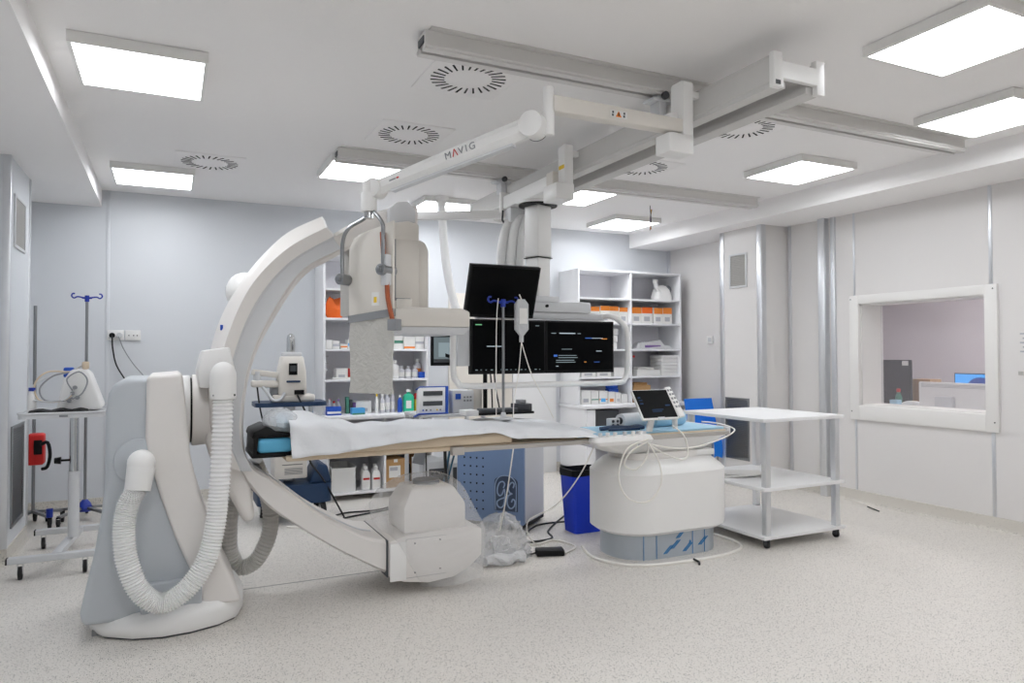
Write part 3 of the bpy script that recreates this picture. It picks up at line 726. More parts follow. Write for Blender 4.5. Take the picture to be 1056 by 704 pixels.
# tube head
th = MB(); th.prism([(1.18, .335), (1.18, .13), (1.28, .085), (1.44, .06), (1.60, .075), (1.70, .12), (1.785, .19), (1.785, .355), (1.70, .375), (1.28, .36)], 'y', 4.14, 4.72); th.build('tube_housing', 'warm_plastic', G, bevel=.012)
box(1.172, 1.18, 4.138, 4.70, .13, .345).build('tube_joint', 'dark_grey', G)
box(1.19, 1.29, 4.132, 4.14, .10, .325).build('tube_side_panel', 'white_plastic', G, bevel=.002)
tp = MB(); tp.loft([[(1.285, 4.17, .36), (1.69, 4.17, .36), (1.69, 4.52, .36), (1.285, 4.52, .36)], [(1.285, 4.17, .515), (1.69, 4.17, .515), (1.69, 4.52, .515), (1.285, 4.52, .515)], [(1.345, 4.21, .625), (1.62, 4.21, .625), (1.62, 4.48, .625), (1.345, 4.48, .625)]])
tp.build('tube_cover', 'warm_plastic', G, bevel=.02)
MB().cyl((1.49, 4.36, .62), (1.49, 4.36, .65), .085, n=30).build('collimator_ring', 'mid_grey', G)
for x, z in ((1.345, .31), (1.505, .315), (1.345, .135), (1.505, .14)):
    MB().cyl((x, 4.14, z), (x, 4.136, z), .005, n=8).build('screw', 'dark_grey', G)
pn = MB()
for a in ((1.29, 1.55, .107, .1085), (1.29, 1.55, .338, .3395), (1.29, 1.2915, .107, .34)): pn.box(a[0], a[1], 4.138, 4.1405, a[2], a[3])
pn.build('panel_joint', 'mid_grey', G, smooth=False)
# detector and its lift housing
box(1.03, 1.40, 4.22, 4.78, 1.70, 2.16).build('detector_lift_lower', 'beige_plastic', G, bevel=.012)
MB().prism([(1.03, 2.14), (1.40, 2.14), (1.40, 2.25), (1.33, 2.27), (1.20, 2.245), (1.03, 2.17)], 'y', 4.22, 4.78).build('detector_lift', 'beige_plastic', G, bevel=.012)
MB().prism([(1.22, 2.235), (1.39, 2.27), (1.39, 2.355), (1.34, 2.40), (1.27, 2.39), (1.22, 2.345)], 'y', 4.26, 4.74).build('detector_lift_cap', 'light_grey', G, bevel=.012)
MB().prism([(1.39, 1.72), (1.475, 1.72), (1.475, 2.10), (1.45, 2.15), (1.39, 2.17)], 'y', 4.26, 4.74).build('detector_lift_side', 'beige_plastic', G, bevel=.012)
fr = MB()
for a in ((1.155, 1.16, 1.70, 2.15), (1.155, 1.245, 2.145, 2.15), (1.242, 1.247, 1.79, 2.15), (1.242, 1.34, 1.775, 1.79)): fr.box(a[0], a[1], 4.213, 4.222, a[2], a[3])
fr.build('panel_joint', 'mid_grey', G, smooth=False)
box(1.25, 1.345, 4.19, 4.23, 1.71, 1.785).build('detector_bracket', 'beige_plastic', G, bevel=.006)
MB().prism([(1.235, 1.615), (1.235, 1.72), (1.30, 1.735), (1.66, 1.735), (1.72, 1.715), (1.72, 1.615)], 'y', 4.17, 4.73).build('detector_panel', 'beige_plastic', G, bevel=.014)
MB().loft([[(1.235, 4.17, 1.615), (1.72, 4.17, 1.615), (1.72, 4.73, 1.615), (1.235, 4.73, 1.615)], [(1.265, 4.20, 1.57), (1.69, 4.20, 1.57), (1.69, 4.70, 1.57), (1.265, 4.70, 1.57)]]).build('detector_bumper', 'light_grey', G, bevel=.006)
# hoses
def elbow(x, y, z0, z1, r, name):
    mb = MB(); mb.lathe([(r, 0), (r*1.04, .01), (r*1.04, (z1-z0)*.6)] + [(r*1.04*math.cos(a), (z1-z0)*.6 + (z1-z0)*.4*math.sin(a)) for a in (R(15), R(30), R(45), R(60), R(75), R(88))], (x, y, z0), n=28)
    return mb.build(name, 'white_plastic', G, ang=60)
elbow(.262, 4.06, 1.215, 1.41, .064, 'hose_elbow')
box(.225, .30, 4.08, 4.20, 1.27, 1.37).build('hose_bracket', 'white_plastic', G, bevel=.01)
eb = MB(); eb.sph((-.12, 4.085, .90), .066, 18, 10); eb.cyl((-.12, 4.08, .88), (-.135, 4.06, .765), .066, .060, n=24); eb.cyl((-.12, 4.085, .90), (-.12, 4.17, .90), .06, n=24); eb.build('hose_elbow', 'white_plastic', G, ang=50)
for x, z in ((.215, 1.235), (.315, 1.235)): MB().cyl((x, 4.015, z), (x, 4.03, z), .006, n=8).build('screw', 'dark_grey', G)
ribbed([(.262, 4.06, 1.225), (.258, 4.055, 1.0), (.245, 4.045, .75), (.225, 4.03, .55), (.18, 4.02, .38), (.09, 4.01, .255), (-.02, 4.005, .205), (-.115, 4.01, .27), (-.175, 4.02, .42), (-.192, 4.035, .58), (-.175, 4.05, .70), (-.137, 4.06, .775)], .050, 44, 'hose', 'ribbed_hose', G, .17, 18)
ribbed([(.47, 4.55, .80), (.53, 4.6, .66), (.575, 4.65, .50), (.57, 4.66, .33), (.50, 4.68, .18), (.41, 4.70, .14), (.35, 4.70, .24), (.34, 4.66, .42), (.36, 4.62, .58)], .048, 30, 'hose_grey', 'ribbed_hose', G, .14, 14)
MB().prism([(.40, .82), (.49, .80), (.54, .70), (.50, .62), (.43, .66)], 'y', 4.42, 4.66).build('hose_guide', 'mid_grey', G, bevel=.01)
box(.262, .276, 4.322, 4.335, 1.585, 1.615).build('blue_sticker', 'brand_blue', G)

# clear protective bag round the tube head
bg = MB(); rings = []
lv = ((.05, 1.40, 1.79, 4.10, 4.76), (.18, 1.32, 1.80, 4.09, 4.77), (.34, 1.22, 1.80, 4.09, 4.77), (.46, 1.20, 1.755, 4.10, 4.74), (.56, 1.23, 1.70, 4.12, 4.66), (.645, 1.30, 1.655, 4.16, 4.56), (.665, 1.36, 1.61, 4.20, 4.50))
lv2 = []
for a_, b_2 in zip(lv, lv[1:]):
    for q in range(5): lv2.append(tuple(a_[i]+(b_2[i]-a_[i])*q/5 for i in range(5)))
rb_ = random.Random(11)
for z, x0, x1, y0, y1 in lv2 + [lv[-1]]:
    P = rrect(x0, x1, y0, y1, .06, 4); P = [(P[i][0]+(P[(i+1) % len(P)][0]-P[i][0])*f_, P[i][1]+(P[(i+1) % len(P)][1]-P[i][1])*f_) for i in range(len(P)) for f_ in ((0, .25, .5, .75) if i % 5 == 4 else (0,))]
    rings.append([(x+.006*math.sin(31*y+17*z)+.005*rb_.uniform(-1, 1), y+.006*math.sin(23*x+19*z)-.006+.005*rb_.uniform(-1, 1), z+.012*math.sin(9*x+7*y)+.006*rb_.uniform(-1, 1)) for x, y in P])
bg.loft(rings, caps=False); bg = bg.build('plastic_bag', 'milky_plastic', smooth=False); tag(bg, 'clear plastic bag pulled over the x-ray tube head near the floor', 'plastic bag')
# ================================================================== PATIENT TABLE
T = thing('patient_table', 'long radiology table on a white rounded pedestal with steel foot', 'table', (3.3, 4.36, 0))
def rr3(x0, x1, y0, y1, r, z, k=7): return [(x, y, z) for x, y in rrect(x0, x1, y0, y1, r, k)]
MB().loft([rr3(2.86, 3.75, 4.10, 4.62, .24, 0), rr3(2.86, 3.75, 4.10, 4.62, .24, .20)]).build('foot_skirt', 'steel_film', T, ang=50)
MB().loft([rr3(2.82, 3.80, 4.07, 4.65, .27, .175), rr3(2.79, 3.83, 4.04, 4.68, .28, .20), rr3(2.79, 3.83, 4.04, 4.68, .28, .60), rr3(2.81, 3.81, 4.06, 4.66, .27, .625), rr3(2.88, 3.74, 4.14, 4.60, .22, .685), rr3(2.90, 3.72, 4.16, 4.58, .2, .69)]).build('pedestal_body', 'white_plastic', T, ang=30)
# protective film print on the steel foot
for i, x in enumerate((2.99, 3.10, 3.42, 3.53)):
    box(x, x+.004, 4.0965, 4.10, .005, .185).build('film_line', 'film_ink', T, smooth=False)
for x, z in ((3.16, .03), (3.22, .06), (3.33, .03), (3.47, .06), (3.27, .13)):
    for k in range(2):
        MB().prism([(x+.02*k, z), (x+.012+.02*k, z), (x+.075+.02*k, z+.055), (x+.063+.02*k, z+.055)], 'y', 4.0965, 4.10).build('film_print', 'film_ink', T, smooth=False)
MB().prism([(3.40+.012*(1 if i % 2 else .45)*math.cos(i*math.pi/6), .09+.016*(1 if i % 2 else .45)*math.sin(i*math.pi/6)) for i in range(12)], 'y', 4.0965, 4.10).build('film_print', 'film_ink', T, smooth=False)
MB().loft([rr3(2.95, 3.60, 4.16, 4.56, .12, .69), rr3(2.95, 3.60, 4.16, 4.56, .12, .735)]).build('swivel_collar', 'warm_plastic', T)
box(3.52, 3.70, 4.17, 4.36, .69, .735).build('collar_block', 'white_plastic', T, bevel=.008)
box(3.44, 3.54, 4.19, 4.30, .69, .715).build('collar_gap', 'dark_grey', T)
sd = MB(); sd.loft([rr3(2.88, 3.66, 4.20, 4.54, .1, .735), rr3(2.74, 3.74, 4.16, 4.60, .12, .775), rr3(2.62, 3.80, 4.13, 4.64, .10, .825), rr3(2.60, 3.82, 4.12, 4.66, .09, .838)]); sd.build('saddle', 'white_plastic', T, ang=40)
# table top
box(.60, 3.82, 4.16, 4.66, .845, .875).build('table_top', 'foam_tan', T, bevel=.008)
for y in (4.135, 4.675):
    box(1.60, 3.80, y-.012, y+.012, .838, .866).build('accessory_rail', 'rail_grey', T, bevel=.003)
    for x in (1.66, 2.3, 3.0, 3.7):
        box(x-.014, x+.014, min(y, 4.40)+.0 if y < 4.4 else 4.655, 4.17 if y < 4.4 else y, .845, .86).build('rail_spacer', 'steel', T)
box(1.58, 1.66, 4.12, 4.17, .822, .872).build('rail_clamp', 'rail_grey', T, bevel=.004)
box(3.80, 3.84, 4.15, 4.67, .84, .89).build('end_rail', 'light_grey', T, bevel=.006)
# bedside controller on the near rail
cb = MB(); cb.loft([[(x, y, .83) for x, y in rrect(2.58, 3.02, 4.03, 4.13, .03)], [(x, y, .855) for x, y in rrect(2.55, 3.04, 4.02, 4.14, .035)], [(x, y, .885) for x, y in rrect(2.57, 3.02, 4.03, 4.14, .03)]]); cb = cb.build('control_box', 'white_plastic', T, ang=40)
for i, x in enumerate((2.63, 2.69, 2.75, 2.83, 2.90, 2.96)):
    MB().lathe([(.014, 0), (.013, .012), (.016, .018), (.013, .026)], (x, 4.085, .885), n=12).build('control_knob', 'white_plastic' if i % 3 else 'light_grey', cb)
tag_ = None
box(2.98, 3.04, 4.12, 4.17, .80, .90).build('controller_clamp', 'light_grey', T, bevel=.006)

# mattress, sheet and pads lying on the table
tag(box(.74, 2.0, 4.14, 4.64, .876, .945).build('mattress', 'foam_tan', bevel=.012, seg=3), 'thin tan foam mattress under the white sheet', 'mattress')
def interp(tab, x):
    if x <= tab[0][0]: return tab[0][1]
    for (a, b), (c, d_) in zip(tab, tab[1:]):
        if x <= c: t_ = (x-a)/(c-a); t_ = t_*t_*(3-2*t_); return b+(d_-b)*t_
    return tab[-1][1]
top_t = [(.60, 1.115), (.75, 1.10), (.92, 1.055), (1.05, 1.02), (1.3, 1.02), (1.7, 1.015), (2.2, .985), (2.5, .965), (2.72, .905)]
bot_t = [(.60, .875), (.85, .88), (1.0, .90), (1.3, .925), (1.6, .952), (1.85, .95), (2.05, .90), (2.4, .892), (2.72, .885)]
sh = MB(); nx, ny = 90, 26; vs = []; fs = []
for i in range(nx+1):
    x = .60 + 2.12*i/nx
    zt, zb = interp(top_t, x), interp(bot_t, x)
    for j in range(ny+1):
        s = j/ny
        if s < .3:      # near skirt
            q = s/.3; y = 4.105 + .025*math.sin(q*1.4); z = zb + (zt-.03-zb)*q
        elif s < .75:
            q = (s-.3)/.45; y = 4.14 + .50*q; z = zt - .03 + .03*math.sin(min(1, q*1.6)*math.pi/2) - .015*q
        else:
            q = (s-.75)/.25; y = 4.645 + .02*q; z = zt-.015 - q*(zt-.015-.90)
        wr_ = .008*math.sin(7*x+9*y) + .006*math.sin(19*x-13*y+2) + .005*math.sin(31*x+27*z)
        if s < .3: y -= abs(wr_)*1.6 + .012*(1-q)*math.sin(5*x+.8)
        z += wr_*(.8 if s > .25 else .3)
        if x < .95 and s < .75: x2 = x + .02*(1-s)
        else: x2 = x
        vs.append((x2 - .02*(z-.95)*(1 if i == 0 else 0), y, max(z, .8785 if .14 < y-4 else .87)))
for i in range(nx):
    for j in range(ny):
        a = i*(ny+1)+j; fs.append((a, a+ny+1, a+ny+2, a+1))
sh.add(vs, fs); o = sh.build('bed_sheet', 'sheet', ang=80); tag(o, 'rumpled white sheet spread over the table and hanging down its near edge', 'sheet')
md = o.modifiers.new('thick', 'SOLIDIFY'); md.thickness = .003
hp = thing('head_rest', 'black and blue head rest pad at the left end of the table', 'head rest', (.52, 4.35, .86))
box(.42, .66, 4.20, 4.56, .868, .895).build('support_plate', 'black', hp, bevel=.006)
box(.45, .64, 4.19, 4.55, .895, .975).build('blue_pad', 'pad_blue', hp, bevel=.025, seg=4)
MB().prism([(.42, .98), (.43, 1.015), (.50, 1.045), (.58, 1.01), (.66, .98)], 'y', 4.20, 4.56).build('black_pad', 'black', hp, bevel=.008)
MB().prism([(.425, .88), (.445, .88), (.455, .99), (.43, .99)], 'y', 4.19, 4.56).build('end_flap', 'black', hp)
cbg = MB(); rings = []
for k in range(9):
    t_ = math.pi*k/8; rr_ = max(.01, math.sin(t_))
    rings.append([(.585 - .10*math.cos(t_), 4.30 + .15*rr_*math.cos(a)*(1+.07*math.sin(5*a+k)), 1.065 + .07*rr_*math.sin(a)*(1+.12*math.sin(7*a+2*k))) for a in [2*math.pi*i/18 for i in range(18)]])
cbg.loft(rings); tag(cbg.build('plastic_wrapped_cushion', 'bag_film', ang=25), 'cushion wrapped in crinkled clear plastic at the head of the table', 'cushion')
bi = MB(); bi.sph((.60, 4.30, 1.06), .055, 14, 8, (1.2, 2.2, .95)); tag(bi.build('round_cushion', 'pad_blue'), 'pale blue cushion inside the clear plastic wrap', 'cushion')
# blue drape on the right half of the table
tag(box(2.50, 3.79, 4.17, 4.64, .876, .892).build('table_mat', 'paper_blue', bevel=.004), 'light blue mat on the right end of the table', 'mat')
wr2 = MB(); wr2.cyl((3.05, 4.46, .945), (3.32, 4.52, .945), .052, n=24); wr2 = wr2.build('paper_roll', 'sheet'); tag(wr2, 'white paper roll lying on the blue table mat', 'paper roll')
MB().cyl((3.046, 4.459, .945), (3.052, 4.4604, .945), .026, n=14).build('roll_core', 'dark_grey', wr2)
tag(MB().cyl((3.27, 4.37, .948), (3.60, 4.44, .948), .055, n=24).build('paper_roll', 'paper_blue'), 'pale blue paper roll lying under the tilted tablet', 'paper roll')
tr_ = thing('socket_strip', 'grey power socket block beside the white paper roll', 'socket', (2.99, 4.47, .892))
box(2.95, 3.035, 4.44, 4.50, .893, .965).build('block', 'light_grey', tr_, bevel=.006)
for x in (2.972, 3.012):
    for z in (.915, .945): MB().cyl((x, 4.4395, z), (x, 4.436, z), .011, n=12).build('outlet', 'dark_grey', tr_)
gl = MB(); gl.tube([(2.80, 4.35, .905), (2.90, 4.33, .915), (3.0, 4.30, .91), (3.10, 4.31, .915), (3.16, 4.33, .90)], .016, 8, sub=4)
gl.tube([(2.84, 4.30, .902), (2.95, 4.27, .905), (3.08, 4.26, .905)], .010, 8, sub=4); tag(gl.build('black_strap', 'navy'), 'dark folded strap lying on the mat in front of the rolls', 'strap')
# touch tablet with stand
tb = thing('touch_panel', 'tilted white-edged touch tablet on an angled stand at the table edge', 'tablet', (3.13, 4.16, .866))
c = Vector((3.145, 4.16, 1.085)); rot = (R(-36), 0, 0); M3 = Euler(rot).to_matrix()
def TB(x0, x1, y0, y1, z0, z1, nm, mm, par, bev=0.):
    mb = MB(); mb.obox(c + M3 @ Vector(((x0+x1)/2, (y0+y1)/2, (z0+z1)/2)), (x1-x0, y1-y0, z1-z0), rot); return mb.build(nm, mm, par, bevel=bev)
TB(-.158, .158, 0, .02, -.125, .125, 'casing', 'white_plastic', tb, .006)
g = TB(-.148, .148, -.003, .001, -.112, .117, 'display', 'screen_black', tb)
for a in ((-.13, -.11, .05, .06), (-.13, -.10, .03, .035), (-.13, -.105, .0, .01), (-.05, .05, -.05, -.045), (-.05, .03, -.065, -.06), (.08, .12, -.02, -.01)): TB(a[0], a[1], -.0045, -.003, a[2], a[3], 'screen_mark', 'tablet_ui', g)
MB().beam((3.10, 4.18, .88), (3.15, 4.185, 1.05), .05, .02, up=(0, 1, 0)).build('stand', 'white_plastic', tb, bevel=.005)
TB(-.03, .03, -.008, .0, -.133, -.11, 'clip', 'light_grey', tb, .003)
rm = thing('hand_remote', 'white hand remote standing beside the touch tablet', 'remote', (3.345, 4.17, .89))
mb = MB(); mb.obox((3.345, 4.20, 1.09), (.06, .03, .26), (R(-36), R(-5), 0)); mb = mb.build('body', 'white_plastic', rm, bevel=.012)
for i in range(5):
    for k in range(2):
        q = MB(); q.obox(Vector((3.345, 4.20, 1.09)) + Euler((R(-36), R(-5), 0)).to_matrix() @ Vector((-.012+.024*k, -.0155, .095-.035*i)), (.014, .004, .016), (R(-36), R(-5), 0)); q.build('button', 'mid_grey', rm)
q = MB(); q.cyl((3.365, 4.22, .98), (3.37, 4.22, .893), .02, n=12); q.build('foot', 'white_plastic', rm)

# IV pole clamped to the far rail
IV = thing('infusion_pole', 'steel infusion pole with blue hook cross standing behind the white sheet', 'infusion pole', (2.14, 4.58, .985))
MB().cyl((2.14, 4.58, .995), (2.14, 4.58, 1.80), .010, n=12).build('pole', 'steel', IV)
MB().lathe([(.07, 0), (.07, .012), (.02, .02), (.016, .05)], (2.14, 4.58, .985)).build('clamp', 'light_grey', IV, bevel=.006)
def hooks(x, y, z, s, root, nm='hook_cross'):
    h = MB(); h.cyl((x, y, z-.035), (x, y, z+.02), .018, n=12)
    h.tube([(x-.045*s, y, z), (x, y, z-.004), (x+.045*s, y, z)], .009, 8)
    for k in (-1, 1):
        h.tube([(x+k*.03*s, y, z), (x+k*.085*s, y, z+.008), (x+k*.115*s, y, z-.004), (x+k*.137*s, y, z+.012), (x+k*.128*s, y, z+.034), (x+k*.108*s, y, z+.034)], .0065, 8, sub=4)
    return h.build(nm, 'hook_blue', root)
hooks(2.14, 4.58, 1.815, .85, IV)
bag = thing('infusion_bag', 'clear infusion bottle hanging from the blue hook of the pole', 'infusion bag', (2.26, 4.53, 1.58))
MB().loft([[(2.26+a*.3, 4.53+b*.3, 1.575) for a, b in rrect(-.05, .05, -.03, .03, .02)], [(2.26+a, 4.53+b, 1.62) for a, b in rrect(-.05, .05, -.03, .03, .02)], [(2.26+a, 4.53+b, 1.80) for a, b in rrect(-.05, .05, -.03, .03, .02)], [(2.26+a*.5, 4.53+b*.5, 1.835) for a, b in rrect(-.05, .05, -.03, .03, .02)]]).build('bottle', 'bag_film', bag)
box(2.23, 2.29, 4.496, 4.499, 1.66, 1.77).build('bottle_label', 'carton_white', bag)
MB().cyl((2.26, 4.53, 1.53), (2.26, 4.53, 1.58), .016, n=12).build('drip_chamber', 'bag_film', bag)
MB().tube([(2.26, 4.53, 1.835), (2.26, 4.56, 1.87)], .005, 6).build('hanger', 'cable_white', bag)
MB().tube([(2.26, 4.53, 1.53), (2.235, 4.53, 1.3), (2.20, 4.53, 1.12), (2.18, 4.50, .99)], .0035, 6, sub=6).build('drip_line', 'cable_white', bag)
MB().tube([(2.26, 4.53, 1.53), (2.33, 4.51, 1.3), (2.43, 4.48, 1.1), (2.48, 4.46, .99)], .0035, 6, sub=6).build('drip_line', 'cable_white', bag)
MB().tube([(2.10, 4.575, 1.84), (2.085, 4.57, 1.70), (2.08, 4.57, 1.4), (2.08, 4.57, 1.01)], .0035, 6, sub=6).build('drip_line', 'cable_white', bag)
# ================================================================== SHELF UNITS
def shelf_unit(x0, x1, yf, div, shelves, label, yb=YB, top=2.46, base=None):
    t = thing('shelf_unit', label, 'shelves', ((x0+x1)/2, (yf+yb)/2, 0))
    th_ = .022
    for x in (x0, x1-th_): box(x, x+th_, yf, yb, .84, top).build('side_panel', 'laminate', t, bevel=.001)
    if div: box(div-th_/2, div+th_/2, yf+.004, yb, .84, top).build('divider', 'laminate', t, bevel=.001)
    box(x0+th_, x1-th_, yb-.012, yb-.002, .84, top).build('back_panel', 'lilac_back', t)
    for z in shelves: box(x0+th_, x1-th_, yf+.003, yb-.012, z-.022, z).build('shelf', 'laminate', t, bevel=.001)
    box(x0+th_, x1-th_, yf, yb-.012, top-.022, top).build('top_panel', 'laminate', t, bevel=.001)
    return t
SL = shelf_unit(1.395, 2.50, 7.24, None, (2.115, 1.815, 1.50, 1.19), 'white open shelf unit with medicines behind the C-arm and the hanging shield')
SR = shelf_unit(4.37, 5.90, 7.25, 5.13, (2.12, 1.82, 1.50, 1.165), 'white two-column shelf unit with orange-labelled cartons at the right of the back wall')
# lower cabinets under the shelves with worktops
def low_unit(x0, x1, yf, divs, label, closed=()):
    t = thing('low_cabinet', label, 'cabinet', ((x0+x1)/2, (yf+YB)/2, 0), 'low white open cabinets')
    for x in [x0, x1-.022] + list(divs): box(x, x+.022, yf+.005, YB, .06, .80).build('side_panel', 'laminate', t)
    box(x0, x1, yf, YB, .06, .085).build('bottom_panel', 'laminate', t)
    box(x0+.022, x1-.022, YB-.012, YB-.002, .085, .80).build('back_panel', 'lilac_back', t)
    box(x0+.022, x1-.022, yf+.01, YB-.012, .455, .477).build('shelf', 'laminate', t)
    for x in (x0+.05, (x0+x1)/2, x1-.05): MB().cyl((x, yf+.05, 0), (x, yf+.05, .06), .02, n=12).build('foot', 'light_grey', t)
    for a, b in closed: box(a, b, yf-.012, yf+.004, .10, .79).build('door', 'laminate', t, bevel=.002)
    return t
low_unit(1.40, 2.50, 7.06, (1.97,), 'low white cabinet with cartons and canisters under the left shelves')
low_unit(4.37, 5.90, 7.10, (5.12,), 'low white cabinet under the right shelf unit', closed=((4.39, 4.50),))
tag(box(1.385, 2.515, 7.02, YB, .802, .838).build('worktop', 'laminate', bevel=.003), 'white worktop below the left shelves, covered with small bottles', 'worktop')
tag(box(4.35, 5.92, 7.06, YB, .802, .838).build('worktop', 'laminate', bevel=.003), 'white worktop below the right shelves', 'worktop')

def carton(x0, x1, y0, y1, z, h, label, body='carton_white', band=None, bandz=(.55, .95), spot=None, group=None, lid=None):
    o = box(x0, x1, y0, y1, z, z+h).build('carton', body, bevel=.0015); tag(o, label, 'box', group)
    if band: box(x0+.001, x1-.001, y0-.0012, y0+.0005, z+h*bandz[0], z+h*bandz[1]).build('printed_band', band, o, smooth=False)
    if spot: box(x0+(x1-x0)*.2, x0+(x1-x0)*.75, y0-.0014, y0+.0004, z+h*.15, z+h*.42).build('printed_text', spot, o, smooth=False)
    if lid: box(x0, x1, y0, y1, z+h+.0002, z+h+.003).build('lid_flap', lid, o, smooth=False)
    return o
ORD = ['first', 'second', 'third', 'fourth', 'fifth', 'sixth', 'seventh']
Z2 = 1.821
xs = [4.435, 4.57, 4.71, 4.85, 4.985, 5.112]
for i in range(5):
    carton(xs[i]+.003, xs[i+1]-.004, 7.30+.01*(i % 2), 7.52, Z2, .205-.012*(i % 3 == 1), '%s orange-banded white carton from the left on the second shelf, left column' % ORD[i], band='label_orange', bandz=(.72, 1.0), spot='print_grey', group='orange-banded cartons')
for i, (a, b, h, bd) in enumerate(((5.17, 5.32, .20, 'label_orange'), (5.325, 5.485, .205, 'orange'), (5.51, 5.645, .20, 'label_orange'), (5.65, 5.79, .205, 'label_orange'))):
    carton(a, b, 7.30, 7.52, Z2, h, '%s orange-banded white carton from the left on the second shelf, right column' % ORD[i], band=bd, bandz=(.62, 1.0), spot='print_grey', group='orange-banded cartons')
# white moulded mask on the top right shelf
mk = thing('face_mask_model', 'white moulded breathing mask with grey cushion on the top right shelf', 'mask', (5.7, 7.42, 2.121))
MB().loft([[(5.7+a*k, 7.40+b*k*.8, 2.121+z) for a, b in rrect(-.13, .13, -.10, .10, .06)] for k, z in ((1, 0), (1.0, .06), (.8, .14), (.45, .19), (.2, .20))]).build('shell', 'white_plastic', mk, ang=50)
MB().tube([(5.64, 7.36, 2.22), (5.58, 7.34, 2.29), (5.555, 7.33, 2.36)], .03, 12, rad=lambda i, n_: .032-.006*i/n_, sub=4).build('spout', 'white_plastic', mk)
MB().sph((5.80, 7.44, 2.27), .075, 14, 8, (1.1, .8, .9)).build('cushion', 'mid_grey', mk)
MB().sph((5.555, 7.33, 2.355), .034, 12, 6).build('spout_cap', 'white_plastic', mk)
# bags, trays and small boxes
bgm = MB(); rings = []
for k, z in enumerate((0, .03, .07, .10)): rings.append([(5.52+a*(1-.18*k)+.02*math.sin(5*b*10+k), 7.40+b*(1-.12*k), 1.501+z+.018*math.sin(18*a+3*k)*(k > 0)) for a, b in rrect(-.30, .30, -.10, .10, .05)])
bgm.loft(rings); o = tag(bgm.build('packed_catheters', 'bag_film', ang=30), 'clear plastic packs with purple print on the middle right shelf', 'packs')
box(5.38, 5.62, 7.31, 7.33, 1.52, 1.55).build('printed_text', 'purple', o)
for i in range(6):
    tag(box(5.63-.002*(i % 2), 5.885, 7.30, 7.55, 1.166+.043*i, 1.166+.043*i+.040).build('storage_tray', 'white_plastic', bevel=.003), 'white shallow tray, %s from the bottom of the stack on the right shelf' % ORD[i], 'tray', 'stacked white trays')
carton(5.25, 5.60, 7.30, 7.50, 1.166, .075, 'flat white box lying left of the stacked trays')
carton(5.30, 5.55, 7.36, 7.50, 1.242, .03, 'thin white packet lying on the flat white box')
for i, x in enumerate((4.44, 4.66)): carton(x, x+.20, 7.30, 7.46, 1.166, .10, '%s long white box under the monitor edge on the right shelves' % ('left', 'right')[i], spot='print_grey')
carton(4.92, 5.10, 7.32, 7.46, 1.166, .11, 'white box beside the divider below the white cylinders')
for i in range(3):
    tag(MB().cyl((4.93+.01*i, 7.37, 1.501+.085*i), (4.93+.01*i, 7.37, 1.501+.085*i+.08), .055, n=18).build('bandage_roll', 'white_plastic', bevel=.006), 'white roll, %s in the pile left of the shelf divider' % ('lowest', 'middle', 'topmost')[i], 'roll', 'piled white rolls')
ZW = .839
for i, (a, b, h, bd, sp) in enumerate(((4.44, 4.57, .165, None, 'print_grey'), (4.58, 4.68, .16, 'dull_green', None), (4.69, 4.81, .155, 'label_orange', 'sky_blue'), (4.82, 4.92, .14, None, 'label_orange'), (4.93, 5.00, .13, None, 'print_grey'), (5.01, 5.10, .11, None, None))):
    carton(a, b, 7.30, 7.42, ZW, h, 'small medicine box, %s from the left on the right worktop' % ORD[i], band=bd, bandz=(.3, .38), spot=sp, group='medicine boxes on the right worktop')
bp = MB(); bp.sph((4.95, 7.42, 1.04), .085, 14, 8, (1.05, .6, .65)); bp.box(4.88, 5.02, 7.38, 7.46, .9505, 1.01); tag(bp.build('blue_pouch', 'brand_blue'), 'bright blue soft pouch lying on the medicine boxes', 'pouch')
carton(5.19, 5.45, 7.30, 7.55, ZW, .21, 'open brown cardboard box on the right worktop', body='carton', lid='carton')
carton(5.22, 5.42, 7.33, 7.50, 1.0525, .03, 'folded brown cardboard on top of the open box', body='carton')
tag(MB().cyl((5.19, 7.30, 1.41), (5.19, 7.285, 1.41), .014, n=10).build('red_pin', 'red'), 'small red pin on the shelf divider', 'pin')
box_ = carton(4.52, 4.85, 7.12, 7.45, .478, .30, 'dark grey block filling the dark gap in the right low cabinet', body='dark_grey')  # plain dark block fills the dark gap under the worktop

# ---- left shelves
ob = MB(); rings = []
for k, (s, z) in enumerate(((.7, 0), (1, .04), (1.05, .09), (.95, .14), (.8, .17))): rings.append([(1.53+math.cos(a)*.10*s, 7.36+math.sin(a)*.07*s, 1.816+z+.05*math.sin(3*a+2.4)*(k > 2)) for a in [2*math.pi*i/16 for i in range(16)]])
ob.loft(rings); tag(ob.build('orange_bag', 'orange', ang=25), 'orange folded bag on the upper left shelf', 'bag')
tag(MB().sph((1.585, 7.49, 1.925), .075, 16, 10).build('green_ball', 'dull_green'), 'dull green ball tucked behind the orange bag', 'ball')
for i, (a, b, h, bd) in enumerate(((1.43, 1.50, .09, None), (1.505, 1.575, .085, 'print_grey'), (1.585, 1.655, .05, 'label_orange'), (1.66, 1.735, .10, 'sky_blue'), (1.74, 1.80, .095, 'brand_blue'))):
    carton(a, b, 7.32, 7.42, 1.501, h, 'little medicine box, %s from the left on the middle left shelf' % ORD[i], band=bd, bandz=(.3, .6), group='little medicine boxes left')
for i, (a, b, h, bd) in enumerate(((2.12, 2.24, .15, 'dull_green'), (2.25, 2.37, .13, 'label_orange'), (2.375, 2.47, .135, 'print_grey'))):
    carton(a, b, 7.30, 7.46, 1.501, h, 'white packet behind the shield edge, %s from the left on the middle shelf' % ORD[i], band=bd, bandz=(.05, .2) if i == 1 else (.4, .6), group='white packets behind the shield')
carton(1.54, 1.66, 7.32, 7.42, 1.191, .11, 'white and grey medicine box on the lower left shelf', spot='print_grey')
